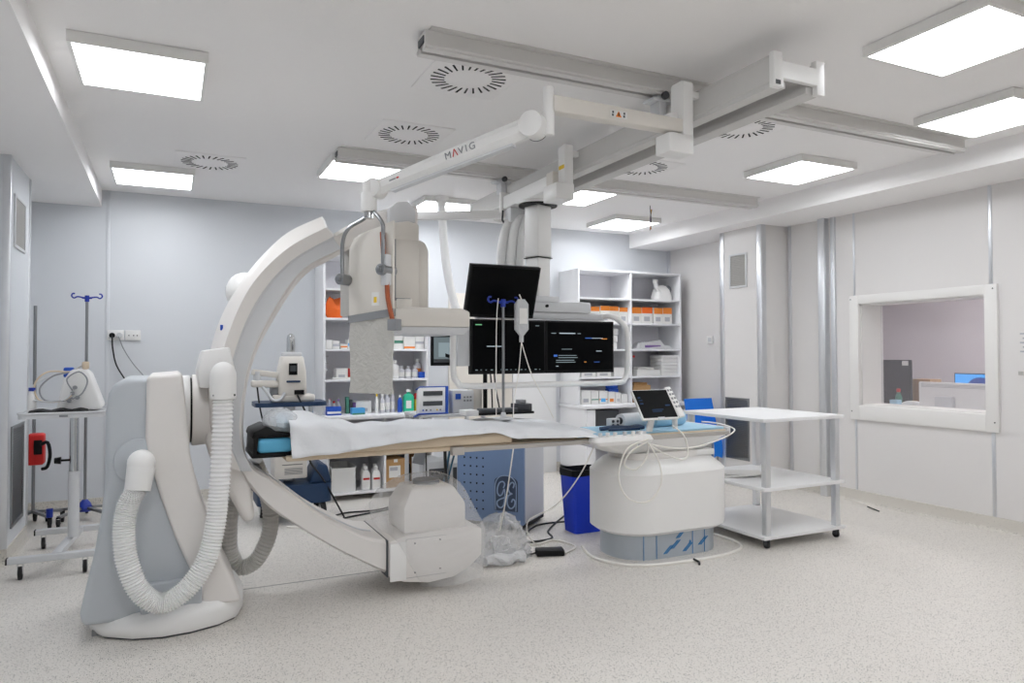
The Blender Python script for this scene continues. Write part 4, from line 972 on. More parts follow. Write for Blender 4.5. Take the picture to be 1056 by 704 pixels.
carton(1.665, 1.69, 7.32, 7.42, 1.191, .11, 'narrow red medicine box on the lower left shelf', body='red')
carton(1.50, 1.80, 7.27, 7.31, 1.191, .02, 'flat white packet along the edge of the lower left shelf')
ir = MB()
for z in (1.28, 1.35, 1.42): ir.box(1.425, 1.46, 7.30, 7.40, z, z+.012)
ir.box(1.423, 1.43, 7.30, 7.40, 1.192, 1.45); tag(ir.build('index_rack', 'light_grey'), 'narrow rack of cards at the left side of the lower shelf', 'rack')
def bottle(x, y, z, r, h, label, body='white_plastic', cap='white_plastic', band=None, group=None, cat='bottle', neck=.45):
    o = MB().lathe([(r*.9, 0), (r, .008), (r, h*.62), (r*.9, h*.70), (r*neck, h*.80), (r*neck, h*.86)], (x, y, z), n=16).build('bottle', body, ang=40); tag(o, label, cat, group)
    MB().cyl((x, y, z+h*.86), (x, y, z+h), r*(neck+.12), n=14).build('bottle_cap', cap, o)
    if band: MB().lathe([(r*1.01, h*.15), (r*1.02, h*.16), (r*1.02, h*.5), (r*1.01, h*.51)], (x, y, z), n=16).build('bottle_label', band, o)
    return o
bottle(2.155, 7.33, 1.191, .045, .19, 'tall white bottle beside the shield on the lower shelf', band='carton_white')
for i in range(3): bottle(2.235+.075*i, 7.35, 1.191, .034, .125, 'short glass jar with white label, %s from the left on the lower shelf' % ORD[i], body='vial', cap='light_grey', band='carton_white', group='short glass jars')
bottle(2.43, 7.40, 1.191, .038, .20, 'clear bottle with orange label on the lower shelf', body='vial', band='label_orange')
carton(2.42, 2.485, 7.29, 7.34, 1.191, .065, 'small blue box in front of the orange-labelled bottle', body='brand_blue')
for i in range(7):
    bottle(1.43+.045*(i % 4)+.02*(i//4), 7.33+.07*(i//4), ZW, .020, .13+.02*(i % 2), 'small capped vial in the left cluster on the worktop, %s from the left' % ORD[i], body='vial', cap=('purple', 'white_plastic', 'red')[i % 3], band='carton_white', group='vials on the left worktop')
carton(1.42, 1.56, 7.16, 7.24, ZW, .085, 'blue glove box standing at the left of the worktop', body='brand_blue', band='carton_white', bandz=(.2, .45))
carton(1.665, 1.795, 7.14, 7.24, ZW, .065, 'light blue box with green edge on the worktop', body='sky_blue', band='dull_green', bandz=(0, .25))
carton(1.74, 1.90, 7.30, 7.42, ZW, .12, 'white box behind the shield bottom on the worktop', spot='print_grey')
for i in range(3): carton(1.64+.035*i, 1.67+.035*i, 7.30, 7.36, ZW, .17-.03*i, 'narrow upright packet on the worktop, %s from the left' % ORD[i], body=('dull_green', 'dark_grey', 'purple')[i], group='upright packets')
bottle(1.935, 7.22, ZW, .018, .20, 'slim white syringe bottle on the worktop below the shield', cap='yellow')
for i, x in enumerate((2.0, 2.06, 2.125)): bottle(x, 7.24+.03*i, ZW, .026, .20+.01*i, 'clear bottle with pale label on the worktop, %s from the left' % ORD[i], body='vial', cap='white_plastic', band='carton_white', group='clear bottles on the worktop')
bottle(2.19, 7.25, ZW, .025, .18, 'blue bottle left of the green bottle', body='brand_blue')
gb = MB(); gb.loft([[(2.28+a*k, 7.24+b*k, ZW+z) for a, b in rrect(-.055, .055, -.035, .035, .02)] for k, z in ((.95, 0), (1, .02), (1, .16), (.7, .185), (.35, .19), (.35, .21))]); gb = tag(gb.build('soap_bottle', 'green', ang=40), 'turquoise square bottle with white cap on the worktop', 'bottle')
MB().cyl((2.28, 7.24, ZW+.21), (2.28, 7.24, ZW+.235), .024, n=14).build('bottle_cap', 'white_plastic', gb); box(2.245, 2.30, 7.202, 7.2055, ZW+.04, ZW+.12).build('bottle_label', 'carton_white', gb)
sb = thing('sharps_bin', 'yellow sharps bin with red lid at the right end of the worktop', 'sharps bin', (2.40, 7.30, ZW))
MB().loft([[(2.40+a*k, 7.30+b*k, ZW+z) for a, b in rrect(-.045, .045, -.045, .045, .02)] for k, z in ((.85, 0), (1, .13))]).build('tub', 'yellow', sb); MB().loft([[(2.40+a*k, 7.30+b*k, ZW+z) for a, b in rrect(-.048, .048, -.048, .048, .02)] for k, z in ((1, .13), (1, .15), (.6, .19))]).build('lid', 'red', sb)
# lower cabinet contents
wbx = thing('storage_box', 'open white storage box in the low left cabinet', 'box', (1.57, 7.25, .086))
wb_ = MB(); a0, a1, b0, b1 = 1.445, 1.695, 7.10, 7.45
wb_.box(a0, a1, b0, b1, .086, .092).box(a0, a1, b0, b0+.006, .092, .32).box(a0, a1, b1-.006, b1, .092, .34).box(a0, a0+.006, b0, b1, .092, .335).box(a1-.006, a1, b0, b1, .092, .335); wb_.build('box_body', 'carton_white', wbx, smooth=False)
box(a0+.01, a1-.01, b0+.01, b1-.01, .093, .20).build('dark_contents', 'dark_grey', wbx)
for i, (x, y) in enumerate(((1.80, 7.14), (1.90, 7.12), (1.83, 7.30), (1.93, 7.28))):
    ja = MB(); ja.loft([[(x+a*k, y+b*k, .086+z) for a, b in rrect(-.043, .043, -.035, .035, .015)] for k, z in ((.97, 0), (1, .02), (1, .15), (.7, .185), (.36, .19), (.36, .205))])
    o = tag(ja.build('canister', 'white_plastic', ang=40), 'white canister with red-printed label, %s of the four in the low left cabinet' % ('front left', 'front right', 'rear left', 'rear right')[i], 'canister', 'white canisters')
    MB().cyl((x, y, .291), (x, y, .318), .02, n=12).build('canister_cap', 'white_plastic', o)
    lb_ = box(x-.032, x+.032, y-.0362, y-.0345, .11, .21).build('canister_label', 'carton_white', o); box(x-.032, x+.032, y-.0374, y-.0362, .185, .205).build('label_stripe', 'red', o)
for i, (a, b, y) in enumerate(((2.005, 2.205, 7.11), (2.30, 2.46, 7.14))):
    o = carton(a, b, y, y+.3, .086, .285, ('brown cardboard carton with white label beside the canisters', 'brown cardboard carton at the right end of the low cabinet')[i], body='carton')
    box(a+(b-a)*.15, a+(b-a)*.75, y-.0015, y+.0005, .086+.10, .086+.22).build('shipping_label', 'carton_white', o); box(a+(b-a)*.2, a+(b-a)*.6, y-.0025, y-.0015, .086+.17, .086+.205).build('label_print', 'print_grey', o)
    box((a+b)/2-.02, (a+b)/2+.02, y-.0015, y+.0005, .34, .371).build('tape', 'carton_white', o)
box_ = tag(box(2.215, 2.29, 7.20, 7.40, .086, .30).build('dark_case', 'black', bevel=.006), 'black case wedged between the two brown cartons', 'case')

# ================================================================== BACK WALL SOCKETS
so = thing('wall_socket', 'white double socket strip on the left back wall', 'socket', (-.38, YB, 1.58))
box(-.52, -.38, YB-.022, YB, 1.585, 1.68).build('socket_plate', 'white_plastic', so, bevel=.004); box(-.37, -.24, YB-.022, YB, 1.585, 1.68).build('socket_plate', 'white_plastic', so, bevel=.004)
for x in (-.478, -.42): MB().cyl((x, YB-.0222, 1.63), (x, YB-.02, 1.63), .026, n=18).build('socket_face', 'light_grey', so)
for x in (-.34, -.30, -.27): MB().cyl((x, YB-.024, 1.63), (x, YB-.021, 1.63), .006, n=8).build('pin_hole', 'dark_grey', so)
def cable(path, r, m_, label, sub=6, name='cable', cat='cable', group=None):
    return tag(MB().tube(path, r, 6, sub=sub).build(name, m_, ang=80), label, cat, group)
pc = cable([(-.478, YB-.03, 1.63), (-.475, YB-.07, 1.60), (-.47, YB-.05, 1.50), (-.44, YB-.04, 1.35), (-.36, YB-.04, 1.2), (-.25, YB-.05, 1.0), (-.1, YB-.06, .5), (.1, YB-.1, .01)], .007, 'cable_black', 'black power cable plugged into the wall socket')
MB().cyl((-.478, YB-.024, 1.63), (-.478, YB-.06, 1.63), .024, n=14).build('plug', 'black', pc)
pc = cable([(-.42, YB-.03, 1.63), (-.415, YB-.07, 1.60), (-.38, YB-.05, 1.50), (-.30, YB-.04, 1.36), (-.18, YB-.04, 1.2), (0, YB-.05, .9), (.2, YB-.1, .01)], .005, 'cable_grey', 'grey power cable plugged into the wall socket')
MB().cyl((-.42, YB-.024, 1.63), (-.42, YB-.055, 1.63), .022, n=14).build('plug', 'light_grey', pc)
sw = box(6.035, 6.06, 6.83, 6.93, 1.57, 1.66).build('light_switch', 'white_plastic', bevel=.004); tag(sw, 'small white switch box on the wall beside the right casing', 'switch')
box(6.031, 6.036, 6.85, 6.91, 1.59, 1.64).build('rocker', 'light_grey', sw, bevel=.002)
# notice on the right wall
nt_ = tag(box(6.054, 6.0595, 3.18, 3.34, 1.40, 1.64).build('wall_notice', 'wall', smooth=False), 'printed paper notice on the right wall, cut by the photo edge', 'notice')
for i in range(5): box(6.0525, 6.0542, 3.20, 3.32-.02*(i % 2), 1.45+.035*i, 1.462+.035*i).build('printed_line', 'print_grey', nt_, smooth=False)
box(6.05, 6.0595, 3.30, 3.335, 1.27, 1.30).build('wall_clip', 'grille_grey', nt_)
# ================================================================== CASTERS
def caster(x, y, z, r, root, m1='chrome'):
    f = MB(); f.cyl((x, y, z-.004), (x, y, z+.006), .018, n=12).box(x-.016, x-.012, y-.018, y+.018, r*.9, z).box(x+.012, x+.016, y-.018, y+.018, r*.9, z)
    c = f.build('caster_fork', m1, root); MB().cyl((x-.011, y, r), (x+.011, y, r), r, n=18).build('caster_wheel', 'rubber', c, bevel=.003); return c
# ================================================================== WHITE TROLLEY
Q = thing('trolley', 'white three-shelf trolley with square metal legs on small black wheels', 'trolley', (4.37, 4.39, 0))
x0, x1, y0, y1 = 3.95, 4.80, 3.93, 4.85
box(x0, x1, y0, y1, .935, .962).build('top_shelf', 'white_paint', Q, bevel=.003); box(x0, x1, y0, y1, .425, .45).build('middle_shelf', 'white_paint', Q, bevel=.003); box(x0, x1, y0, y1, .07, .095).build('bottom_shelf', 'white_paint', Q, bevel=.003)
for x in (x0+.06, x1-.06):
    for y in (y0+.04, y1-.04):
        box(x-.024, x+.024, y-.024, y+.024, .45, .935).build('leg', 'alu', Q, bevel=.004); box(x-.024, x+.024, y-.024, y+.024, .095, .425).build('leg', 'alu', Q, bevel=.004)
        caster(x, y, .066, .028, Q, 'dark_grey')
pp = MB()
for i in range(5):
    pp.obox((4.12+.035*i, 4.55-.02*i, .4512+.004*i+.003), (.22, .30, .004), (0, 0, .25*i))
tag(pp.build('paper_pile', 'carton_white', smooth=False), 'loose printed papers lying at the back of the middle trolley shelf', 'papers')
# ================================================================== LEFT CART WITH MONITOR
C_ = thing('instrument_cart', 'grey overbed cart with a tray top on four casters at the left', 'cart', (-.66, 5.92, 0))
MB().loft([[(x, y, z) for x, y in rrect(-.90, -.40, 5.66, 6.18, .05)] for z in (1.02, 1.05)]).build('tray', 'light_grey', C_, ang=40)
ri = MB(); ri.tube([(x, y, 1.055) for x, y in rrect(-.90, -.40, 5.66, 6.18, .05)] + [(-.45, 5.66, 1.055)], .008, 6); ri.build('tray_rim', 'light_grey', C_)
box(-.66, -.61, 5.655, 5.66, 1.028, 1.042).build('tray_latch', 'mid_grey', C_)
MB().cyl((-.60, 5.95, .16), (-.60, 5.95, .62), .036, n=18).build('outer_column', 'light_grey', C_); MB().cyl((-.60, 5.95, .62), (-.60, 5.95, 1.02), .029, n=18).build('inner_column', 'chrome', C_)
kn = MB(); kn.cyl((-.60, 5.95, .70), (-.69, 5.95, .70), .008, n=8).cyl((-.68, 5.95, .70), (-.72, 5.95, .70), .026, .02, n=8); kn.build('height_knob', 'black', C_)
box(-.92, -.42, 5.52, 5.575, .105, .145).build('foot_bar', 'light_grey', C_, bevel=.004); box(-.88, -.30, 6.32, 6.375, .105, .145).build('foot_bar', 'light_grey', C_, bevel=.004)
MB().beam((-.66, 5.55, .125), (-.60, 6.35, .125), .055, .04).build('spine_bar', 'light_grey', C_, bevel=.004)
for x, y in ((-.925, 5.547), (-.885, 6.347)): box(x-.004, x+.006, y-.026, y+.026, .106, .144).build('end_cap', 'black', C_)
for x, y in ((-.85, 5.547), (-.49, 5.547), (-.83, 6.347), (-.36, 6.347)): caster(x, y, .105, .042, C_)
vm = thing('patient_monitor', 'small white patient monitor with grey cables on top standing on the left cart', 'monitor', (-.58, 5.95, 1.06))
MB().prism([(-.70, 1.062), (-.44, 1.062), (-.415, 1.08), (-.50, 1.32), (-.53, 1.345), (-.61, 1.345), (-.66, 1.27)], 'y', 5.82, 6.08).build('casing', 'white_plastic', vm, bevel=.02, seg=3)
MB().prism([(-.452, 1.13), (-.448, 1.134), (-.503, 1.305), (-.51, 1.30)], 'y', 5.86, 6.04).build('display', 'dark_grey', vm, smooth=False)
for x, z in ((-.60, 1.18), (-.57, 1.15), (-.62, 1.13), (-.585, 1.22)): MB().cyl((x, 5.82, z), (x, 5.79, z), .014, n=10).build('cable_port', 'mid_grey', vm)
box(-.66, -.60, 5.84, 5.92, 1.29, 1.36).build('cuff_connector', 'brand_blue', vm, bevel=.01)
box(-.55, -.51, 5.85, 5.93, 1.345, 1.40).build('plug_end', 'foam_tan', vm, bevel=.01)
for i, (dx, dz) in enumerate(((0, 0), (-.03, .03), (-.06, -.02))):
    MB().tube([(-.60, 5.80, 1.15+.02*i), (-.66, 5.77, 1.13), (-.76+dx, 5.78, 1.14), (-.79+dx, 5.80, 1.22+dz), (-.72+dx, 5.82, 1.30+dz), (-.62, 5.84, 1.33), (-.57, 5.86, 1.36), (-.53, 5.88, 1.38)], .006, 6, sub=6).build('lead', ('cable_grey', 'foam_tan', 'light_grey')[i], vm)
MB().tube([(-.60, 5.80, 1.20), (-.63, 5.77, 1.28), (-.56, 5.78, 1.33), (-.51, 5.79, 1.27), (-.54, 5.79, 1.18), (-.60, 5.79, 1.14)], .005, 6, sub=6).build('lead', 'cable_grey', vm)
cf = MB(); cf.loft([[(-.84+.34*t_, 5.72+.06*math.sin(3*t_)+b*.06, 1.059+.012*math.sin(9*t_)**2+.014*(1-abs(b))) for b in (-1, -.5, 0, .5, 1)] + [(-.84+.34*t_, 5.72+.06*math.sin(3*t_)+b*.06, 1.0585) for b in (1, -1)] for t_ in [i/14 for i in range(15)]]); tag(cf.build('pressure_cuff', 'black', ang=40), 'black blood pressure cuff lying in front of the patient monitor', 'cuff')
bottle(-.835, 5.80, 1.055, .026, .17, 'small spray bottle with a blue cap on the left cart', cap='hook_blue', neck=.7)
# ================================================================== STANDS AT THE LEFT BACK
I1 = thing('infusion_stand', 'wheeled infusion stand with a blue hook cross by the left back wall', 'infusion stand', (-.65, 7.28, 0))
MB().cyl((-.65, 7.28, .12), (-.65, 7.28, 1.93), .012, n=12).build('pole', 'steel', I1); hooks(-.65, 7.28, 1.95, .85, I1)
MB().lathe([(.05, 0), (.06, .03), (.045, .07), (.02, .10)], (-.65, 7.28, .08), n=16).build('hub', 'hook_blue', I1)
for k in range(5):
    a = R(20+72*k); ex, ey = -.65+.30*math.cos(a), 7.28+.30*math.sin(a)
    MB().beam((-.65, 7.28, .115), (ex, ey, .09), .03, .02).build('leg', 'steel', I1); caster(ex, ey, .085, .036, I1, 'black')
I2 = thing('infusion_stand', 'plain steel pole stand with black wheels behind the left casing', 'infusion stand', (-1.02, 7.2, 0))
MB().cyl((-1.02, 7.2, .12), (-1.02, 7.2, 1.865), .013, n=12).build('pole', 'steel', I2)
for k in range(5):
    a = R(-50+72*k); ex, ey = -1.02+.22*math.cos(a), 7.2+.22*math.sin(a)
    MB().beam((-1.02, 7.2, .13), (ex, ey, .10), .03, .02).build('leg', 'steel', I2); caster(ex, ey, .09, .045, I2, 'black')
MB().cyl((-.88, 7.03, .10), (-.88, 7.03, .17), .025, n=10).build('leg_cap', 'hook_blue', I2)
rb = thing('red_bag', 'red emergency bag with black strap hanging on the pole behind the left casing', 'bag', (-.985, 7.12, .52))
box(-1.05, -.93, 7.06, 7.185, .53, .79).build('bag_body', 'red', rb, bevel=.02, seg=3)
MB().tube([(-.95, 7.055, .70), (-.90, 7.03, .72), (-.88, 7.02, .62), (-.90, 7.03, .52), (-.94, 7.05, .50)], .014, 8, sub=4).build('strap', 'black', rb)
box(-1.0, -.94, 7.05, 7.06, .62, .74).build('pocket', 'black', rb, bevel=.008)
# ================================================================== ANAESTHESIA WORKSTATION
W = thing('ventilator_machine', 'cream ventilator on a navy wheeled frame seen through the C-arm', 'ventilator', (.95, 6.5, 0))
MB().loft([[(x, y, z) for x, y in rrect(.66, 1.26, 6.30, 6.70, .08)] for z in (1.00, 1.035)]).build('tray', 'navy', W, ang=40)
MB().loft([[(.97+a*k, 6.46+b*k, z) for a, b in rrect(-.115, .115, -.10, .10, .03)] for k, z in ((.95, 1.09), (1.04, 1.12), (1.0, 1.30), (.82, 1.42), (.74, 1.43))]).build('head_unit', 'beige_plastic', W, ang=40)
box(.80, 1.16, 6.36, 6.60, 1.035, 1.10).build('head_foot', 'beige_plastic', W, bevel=.02, seg=3)
box(.935, 1.005, 6.352, 6.36, 1.27, 1.37).build('display', 'black', W); box(.945, .995, 6.3505, 6.352, 1.30, 1.35).build('display_text', 'dark_grey', W)
box(.915, 1.03, 6.345, 6.36, 1.205, 1.222).build('handle_bar', 'navy', W, bevel=.004); box(.98, 1.06, 6.33, 6.36, 1.10, 1.14).build('cable_block', 'black', W, bevel=.004)
box(.89, 1.05, 6.40, 6.52, 1.43, 1.465).build('lid', 'light_grey', W, bevel=.008)
MB().lathe([(.034, 0), (.036, .02), (.036, .12), (.028, .15), (.01, .165)], (.965, 6.46, 1.465), n=18).build('vaporiser_dome', 'chrome', W)
MB().beam((.64, 6.42, 1.30), (.90, 6.44, 1.26), .07, .05).build('support_arm', 'beige_plastic', W, bevel=.01); MB().beam((.63, 6.40, 1.20), (.86, 6.42, 1.19), .07, .06).build('support_arm', 'beige_plastic', W, bevel=.02)
MB().cyl((.68, 6.41, 1.22), (.68, 6.41, 1.30), .03, n=12).build('arm_joint', 'light_grey', W); box(.79, .88, 6.40, 6.48, 1.09, 1.18).build('bracket', 'mid_grey', W, bevel=.005)
MB().tube([(.72, 6.37, 1.17), (.76, 6.35, 1.12), (.80, 6.34, 1.06), (.86, 6.34, 1.06), (.90, 6.35, 1.12)], .013, 8, sub=4).build('breathing_hose', 'light_grey', W)
MB().cyl((.97, 6.55, .34), (.97, 6.55, 1.0), .05, n=16).build('column', 'light_grey', W)
box(.82, 1.09, 6.34, 6.62, .38, .68).build('lower_cabinet', 'beige_plastic', W, bevel=.012)
box(.88, 1.05, 6.336, 6.341, .50, .505).build('slot', 'dark_grey', W)
for i in range(5): box(.90, 1.05, 6.336, 6.341, .42+.012*i, .424+.012*i).build('louvre', 'mid_grey', W)
box(.86, .88, 6.335, 6.341, .60, .65).build('latch', 'black', W)
MB().loft([[(x, y, z) for x, y in rrect(.68, 1.30, 6.28, 6.75, .09)] for z in (.17, .33)]).build('base_frame', 'navy', W, ang=40)
MB().prism([(1.10, .33), (1.30, .33), (1.26, .48), (1.18, .50)], 'y', 6.33, 6.68).build('side_bumper', 'navy', W, bevel=.02)
for x, y in ((.76, 6.36), (1.22, 6.34), (.76, 6.68), (1.22, 6.70)):
    wv = MB().cyl((x-.022, y, .085), (x+.022, y, .085), .085, n=24).build('wheel', 'rubber', W, bevel=.008); MB().cyl((x-.026, y, .085), (x+.026, y, .085), .06, n=20).build('wheel_cover', 'white_plastic', wv)
MB().tube([(.68, 6.38, 1.17), (.70, 6.36, 1.0), (.74, 6.34, .8), (.76, 6.33, .68)], .007, 6, sub=5).build('lead', 'cable_black', W); MB().tube([(1.0, 6.32, 1.1), (1.12, 6.30, .8), (1.10, 6.32, .55), (1.22, 6.3, .36), (1.4, 6.3, .02)], .008, 6, sub=5).build('lead', 'cable_black', W)
MB().tube([(1.14, 6.5, 1.0), (1.16, 6.5, .7), (1.15, 6.5, .5)], .018, 8, sub=4).build('gas_pipe', 'chrome', W)
# ================================================================== EQUIPMENT RACK BEHIND THE TABLE
U = thing('equipment_rack', 'low rack of grey measuring instruments behind the tube head', 'rack', (2.25, 6.15, 0))
box(1.98, 2.62, 5.92, 6.42, .89, .915).build('top_shelf', 'light_grey', U, bevel=.004); box(1.98, 2.62, 5.95, 6.42, .14, .165).build('bottom_shelf', 'light_grey', U, bevel=.004)
for x in (2.0, 2.60):
    for y in (6.0, 6.40): box(x-.015, x+.015, y-.015, y+.015, .06, .89).build('post', 'light_grey', U); MB().cyl((x-.01, y, .03), (x+.01, y, .03), .03, n=14).build('wheel', 'rubber', U)
iu = box(2.03, 2.24, 5.95, 6.35, .166, .50).build('instrument', 'light_grey', U, bevel=.008)
for z in (.40, .34, .24): 
    for x in (2.085, 2.13, 2.175): MB().cyl((x, 5.95, z), (x, 5.935, z), .014, n=10).build('knob', 'black', iu)
box(2.06, 2.20, 5.945, 5.95, .30, .44).build('panel', 'dark_grey', iu)
iu = box(2.26, 2.50, 5.95, 6.35, .166, .48).build('instrument', 'light_grey', U, bevel=.008)
for i in range(4): box(2.285+.05*i, 2.32+.05*i, 5.945, 5.95, .22, .44).build('module', ('dark_grey', 'white_plastic', 'cable_teal', 'dark_grey')[i], iu)
gp = MB(); gp.obox((2.02, 5.99, .68), (.10, .02, .40), (0, R(14), 0)); gp.build('side_board', 'mid_grey', U)
dv = thing('stimulator_unit', 'white instrument in a blue frame with two dark display strips', 'instrument', (2.12, 5.98, .916))
dm = Matrix.Translation((2.115, 5.99, 1.035)) @ Euler((R(-14), R(0), R(0))).to_matrix().to_4x4()
def DV(x0_, x1_, y0_, y1_, z0_, z1_, nm, mm, bev=0.):
    mb = MB(); mb.box(x0_, x1_, y0_, y1_, z0_, z1_); mb.v = [tuple(dm @ Vector((p[0]+.10*p[2], p[1], p[2]))) for p in mb.v]; return mb.build(nm, mm, dv, bevel=bev)
DV(-.13, .115, 0, .06, -.118, .12, 'front_panel', 'white_paint', .006); DV(.115, .14, -.01, .12, -.118, .125, 'side_frame', 'brand_blue', .006); DV(-.13, .14, .0, .12, .12, .13, 'top_frame', 'brand_blue', .003); DV(-.145, .14, -.02, .12, -.122, -.112, 'base_frame', 'brand_blue', .003); DV(-.12, .11, .06, .12, -.11, .118, 'rear_body', 'light_grey', .003)
for z in (.045, -.045): DV(-.095, .085, -.004, .002, z, z+.04, 'display', 'dark_grey')
for i, (x, mm) in enumerate(((-.10, 'brand_blue'), (-.07, 'black'), (-.03, 'mid_grey'), (.03, 'yellow'), (.06, 'mid_grey'))): DV(x, x+.012, -.006, .002, -.09, -.078, 'terminal', mm)
gu = box(2.30, 2.50, 5.98, 6.25, .916, 1.12).build('signal_amplifier', 'light_grey', bevel=.008); tag(gu, 'light grey amplifier box beside the blue-framed instrument', 'instrument')
box(2.32, 2.37, 5.972, 5.981, 1.04, 1.09).build('display', 'brand_blue', gu)
for i in range(6): box(2.40+.03*(i % 3), 2.415+.03*(i % 3), 5.972, 5.981, 1.02+.03*(i//3), 1.035+.03*(i//3)).build('button', 'mid_grey', gu)
bx_ = tag(box(2.46, 2.60, 6.02, 6.2, .916, 1.13).build('beige_case', 'door_beige', bevel=.01), 'small beige case behind the black pole', 'case')
ps = thing('pole_monitor', 'small grey-lit screen on a black pole behind the detector', 'monitor', (2.56, 6.12, .916))
MB().cyl((2.62, 6.0, .916), (2.62, 6.0, 1.32), .02, n=12).build('pole', 'black', ps); MB().beam((2.62, 6.0, 1.30), (2.25, 6.14, 1.45), .03, .03).build('arm', 'black', ps)
box(2.145, 2.42, 6.12, 6.16, 1.34, 1.62).build('casing', 'black', ps, bevel=.006); box(2.165, 2.40, 6.116, 6.122, 1.37, 1.60).build('display', 'ui_dim', ps); box(2.21, 2.40, 6.1145, 6.116, 1.42, 1.55).build('screen_window', 'ui_grey', ps); box(2.165, 2.40, 6.1145, 6.116, 1.37, 1.40).build('task_bar', 'dark_grey', ps)
# console clutter on the rack
kb = thing('keyboard_tray', 'black keyboard and connector boxes on a dark tray behind the white sheet', 'keyboard', (2.75, 5.8, .90))
box(2.42, 2.95, 5.66, 5.86, .915, .935).build('tray', 'black', kb, bevel=.003); box(2.46, 2.80, 5.68, 5.82, .935, .965).build('keyboard', 'dark_grey', kb, bevel=.003); box(2.80, 2.95, 5.70, 5.84, .935, 1.0).build('connector_box', 'dark_grey', kb, bevel=.006); box(2.83, 2.90, 5.72, 5.80, 1.0, 1.035).build('connector', 'mid_grey', kb, bevel=.006); box(2.3, 2.42, 5.68, 5.84, .916, .96).build('switch_box', 'white_plastic', kb, bevel=.004)
for i, x in enumerate((2.62, 2.66)): MB().tube([(x, 5.9, 1.35), (x+.01, 5.88, 1.15), (x+.03*i, 5.84, .96)], .007, 6, sub=4).build('lead', 'cable_black', kb)
# ================================================================== BLUE CABINET WITH MONOGRAM
gu_, gv_ = Vector((-.65, .76, 0)).normalized(), Vector((.76, .65, 0)).normalized(); gc = Vector((2.607, 5.195, 0))
def GP(a, b, z): return gc + gu_*a + gv_*b + Vector((0, 0, z))
V = thing('equipment_cabinet', 'blue-fronted grey equipment cabinet with a monogram standing under the table', 'cabinet', tuple(GP(.3, .27, 0)))
def gbox(a0, a1, b0, b1, z0, z1, nm, mm, par, bev=0.):
    mb = MB(); pts = [GP(a, b, z) for z in (z0, z1) for a, b in ((a0, b0), (a1, b0), (a1, b1), (a0, b1))]
    mb.add(pts, [(3,2,1,0),(4,5,6,7),(0,1,5,4),(1,2,6,5),(2,3,7,6),(3,0,4,7)]); return mb.build(nm, mm, par, bevel=bev)
prof = [(0, .012), (.60, .012), (.60, .45), (.52, .53), (.40, .56), (.20, .56), (.08, .53), (0, .45)]
mb = MB(); mb.loft([[GP(a, b, z) for a, b in prof] for z in (.06, .87)]); mb.build('body', 'light_grey', V, ang=40)
gbox(-.004, .604, -.012, .03, .055, .875, 'front_panel', 'cab_blue', V, .006)
gbox(.02, .58, .03, .5, .02, .06, 'plinth', 'black', V)
for a in (.06, .54):
    for b in (.06, .46): 
        p = GP(a, b, .025); MB().cyl(p-Vector((.012, 0, 0)), p+Vector((.012, 0, 0)), .025, n=14).build('wheel', 'black', V)
for r_ in range(9):
    for c_ in range(4):
        a, z = .36+.058*c_, .16+.07*r_
        q = MB().cyl(GP(a, -.012, z), GP(a, -.0135, z), .008, n=8).build('vent_hole', 'slot_black', V, smooth=False)
lg = gbox(.045, .255, -.0145, -.012, .16, .40, 'badge', 'cab_dark', V)
mb = MB(); mb.add([GP(.15-.105*math.cos(t_), -.0145, .40+.045*math.sin(t_)) for t_ in [math.pi*i/12 for i in range(13)]] + [GP(.15-.105*math.cos(t_), -.012, .40+.045*math.sin(t_)) for t_ in [math.pi*i/12 for i in range(13)]], [tuple(range(13)), tuple(range(25, 12, -1))] + [(i, 13+i, 14+i, i+1) for i in range(12)] + [(12, 25, 13, 0)]); mb.build('badge_top', 'cab_dark', V, smooth=False)
def stroke(P, r=.006):
    # s: 0..1 left to right as seen from the front, t: 0..1 up
    return MB().tube([GP(.248-.19*s, -.016, .165+.255*t_) for s, t_ in P], r, 6, sub=6).build('monogram_stroke', 'cab_light', lg)
stroke([(.40, .72), (.46, .84), (.38, .92), (.22, .88), (.12, .72), (.12, .55), (.22, .46), (.34, .52), (.44, .68), (.47, .56), (.46, .36), (.40, .16), (.26, .08), (.12, .14), (.10, .26), (.22, .34), (.46, .42), (.60, .50)])
stroke([(.86, .74), (.90, .86), (.82, .92), (.70, .84), (.64, .70), (.70, .58), (.80, .55), (.66, .50), (.58, .36), (.60, .18), (.74, .08), (.90, .16), (.94, .32), (.84, .38), (.78, .28)])
stroke([(.02, .0), (.0, .5), (.02, .86), (.2, 1.06), (.5, 1.12), (.8, 1.06), (.98, .88), (1.0, .5), (.98, .0)], .004)
# ================================================================== BLUE BIN
b = thing('waste_bin', 'bright blue waste bin with a black liner behind the table pedestal', 'bin', (3.06, 5.0, 0))
mb = MB(); mb.loft([[(3.07+a*k, 5.04+c*k, z) for a, c in rrect(-.155, .155, -.12, .12, .03)] for k, z in ((.78, 0), (1.0, .50), (1.0, .505), (.96, .505), (.76, .02))]); mb.build('tub', 'bin_blue', b, ang=30)
mb = MB(); rings = []
for k, z in ((1.0, .462), (1.03, .475), (1.02, .512), (.95, .512), (.93, .46)): rings.append([(3.07+a*k, 5.04+c*k, z+(.012*math.sin(14*a+9*c) if z < .465 else 0)) for a, c in rrect(-.155, .155, -.12, .12, .03, 6)])
mb.loft(rings, caps=False); o = mb.build('liner', 'black', b, ang=50)
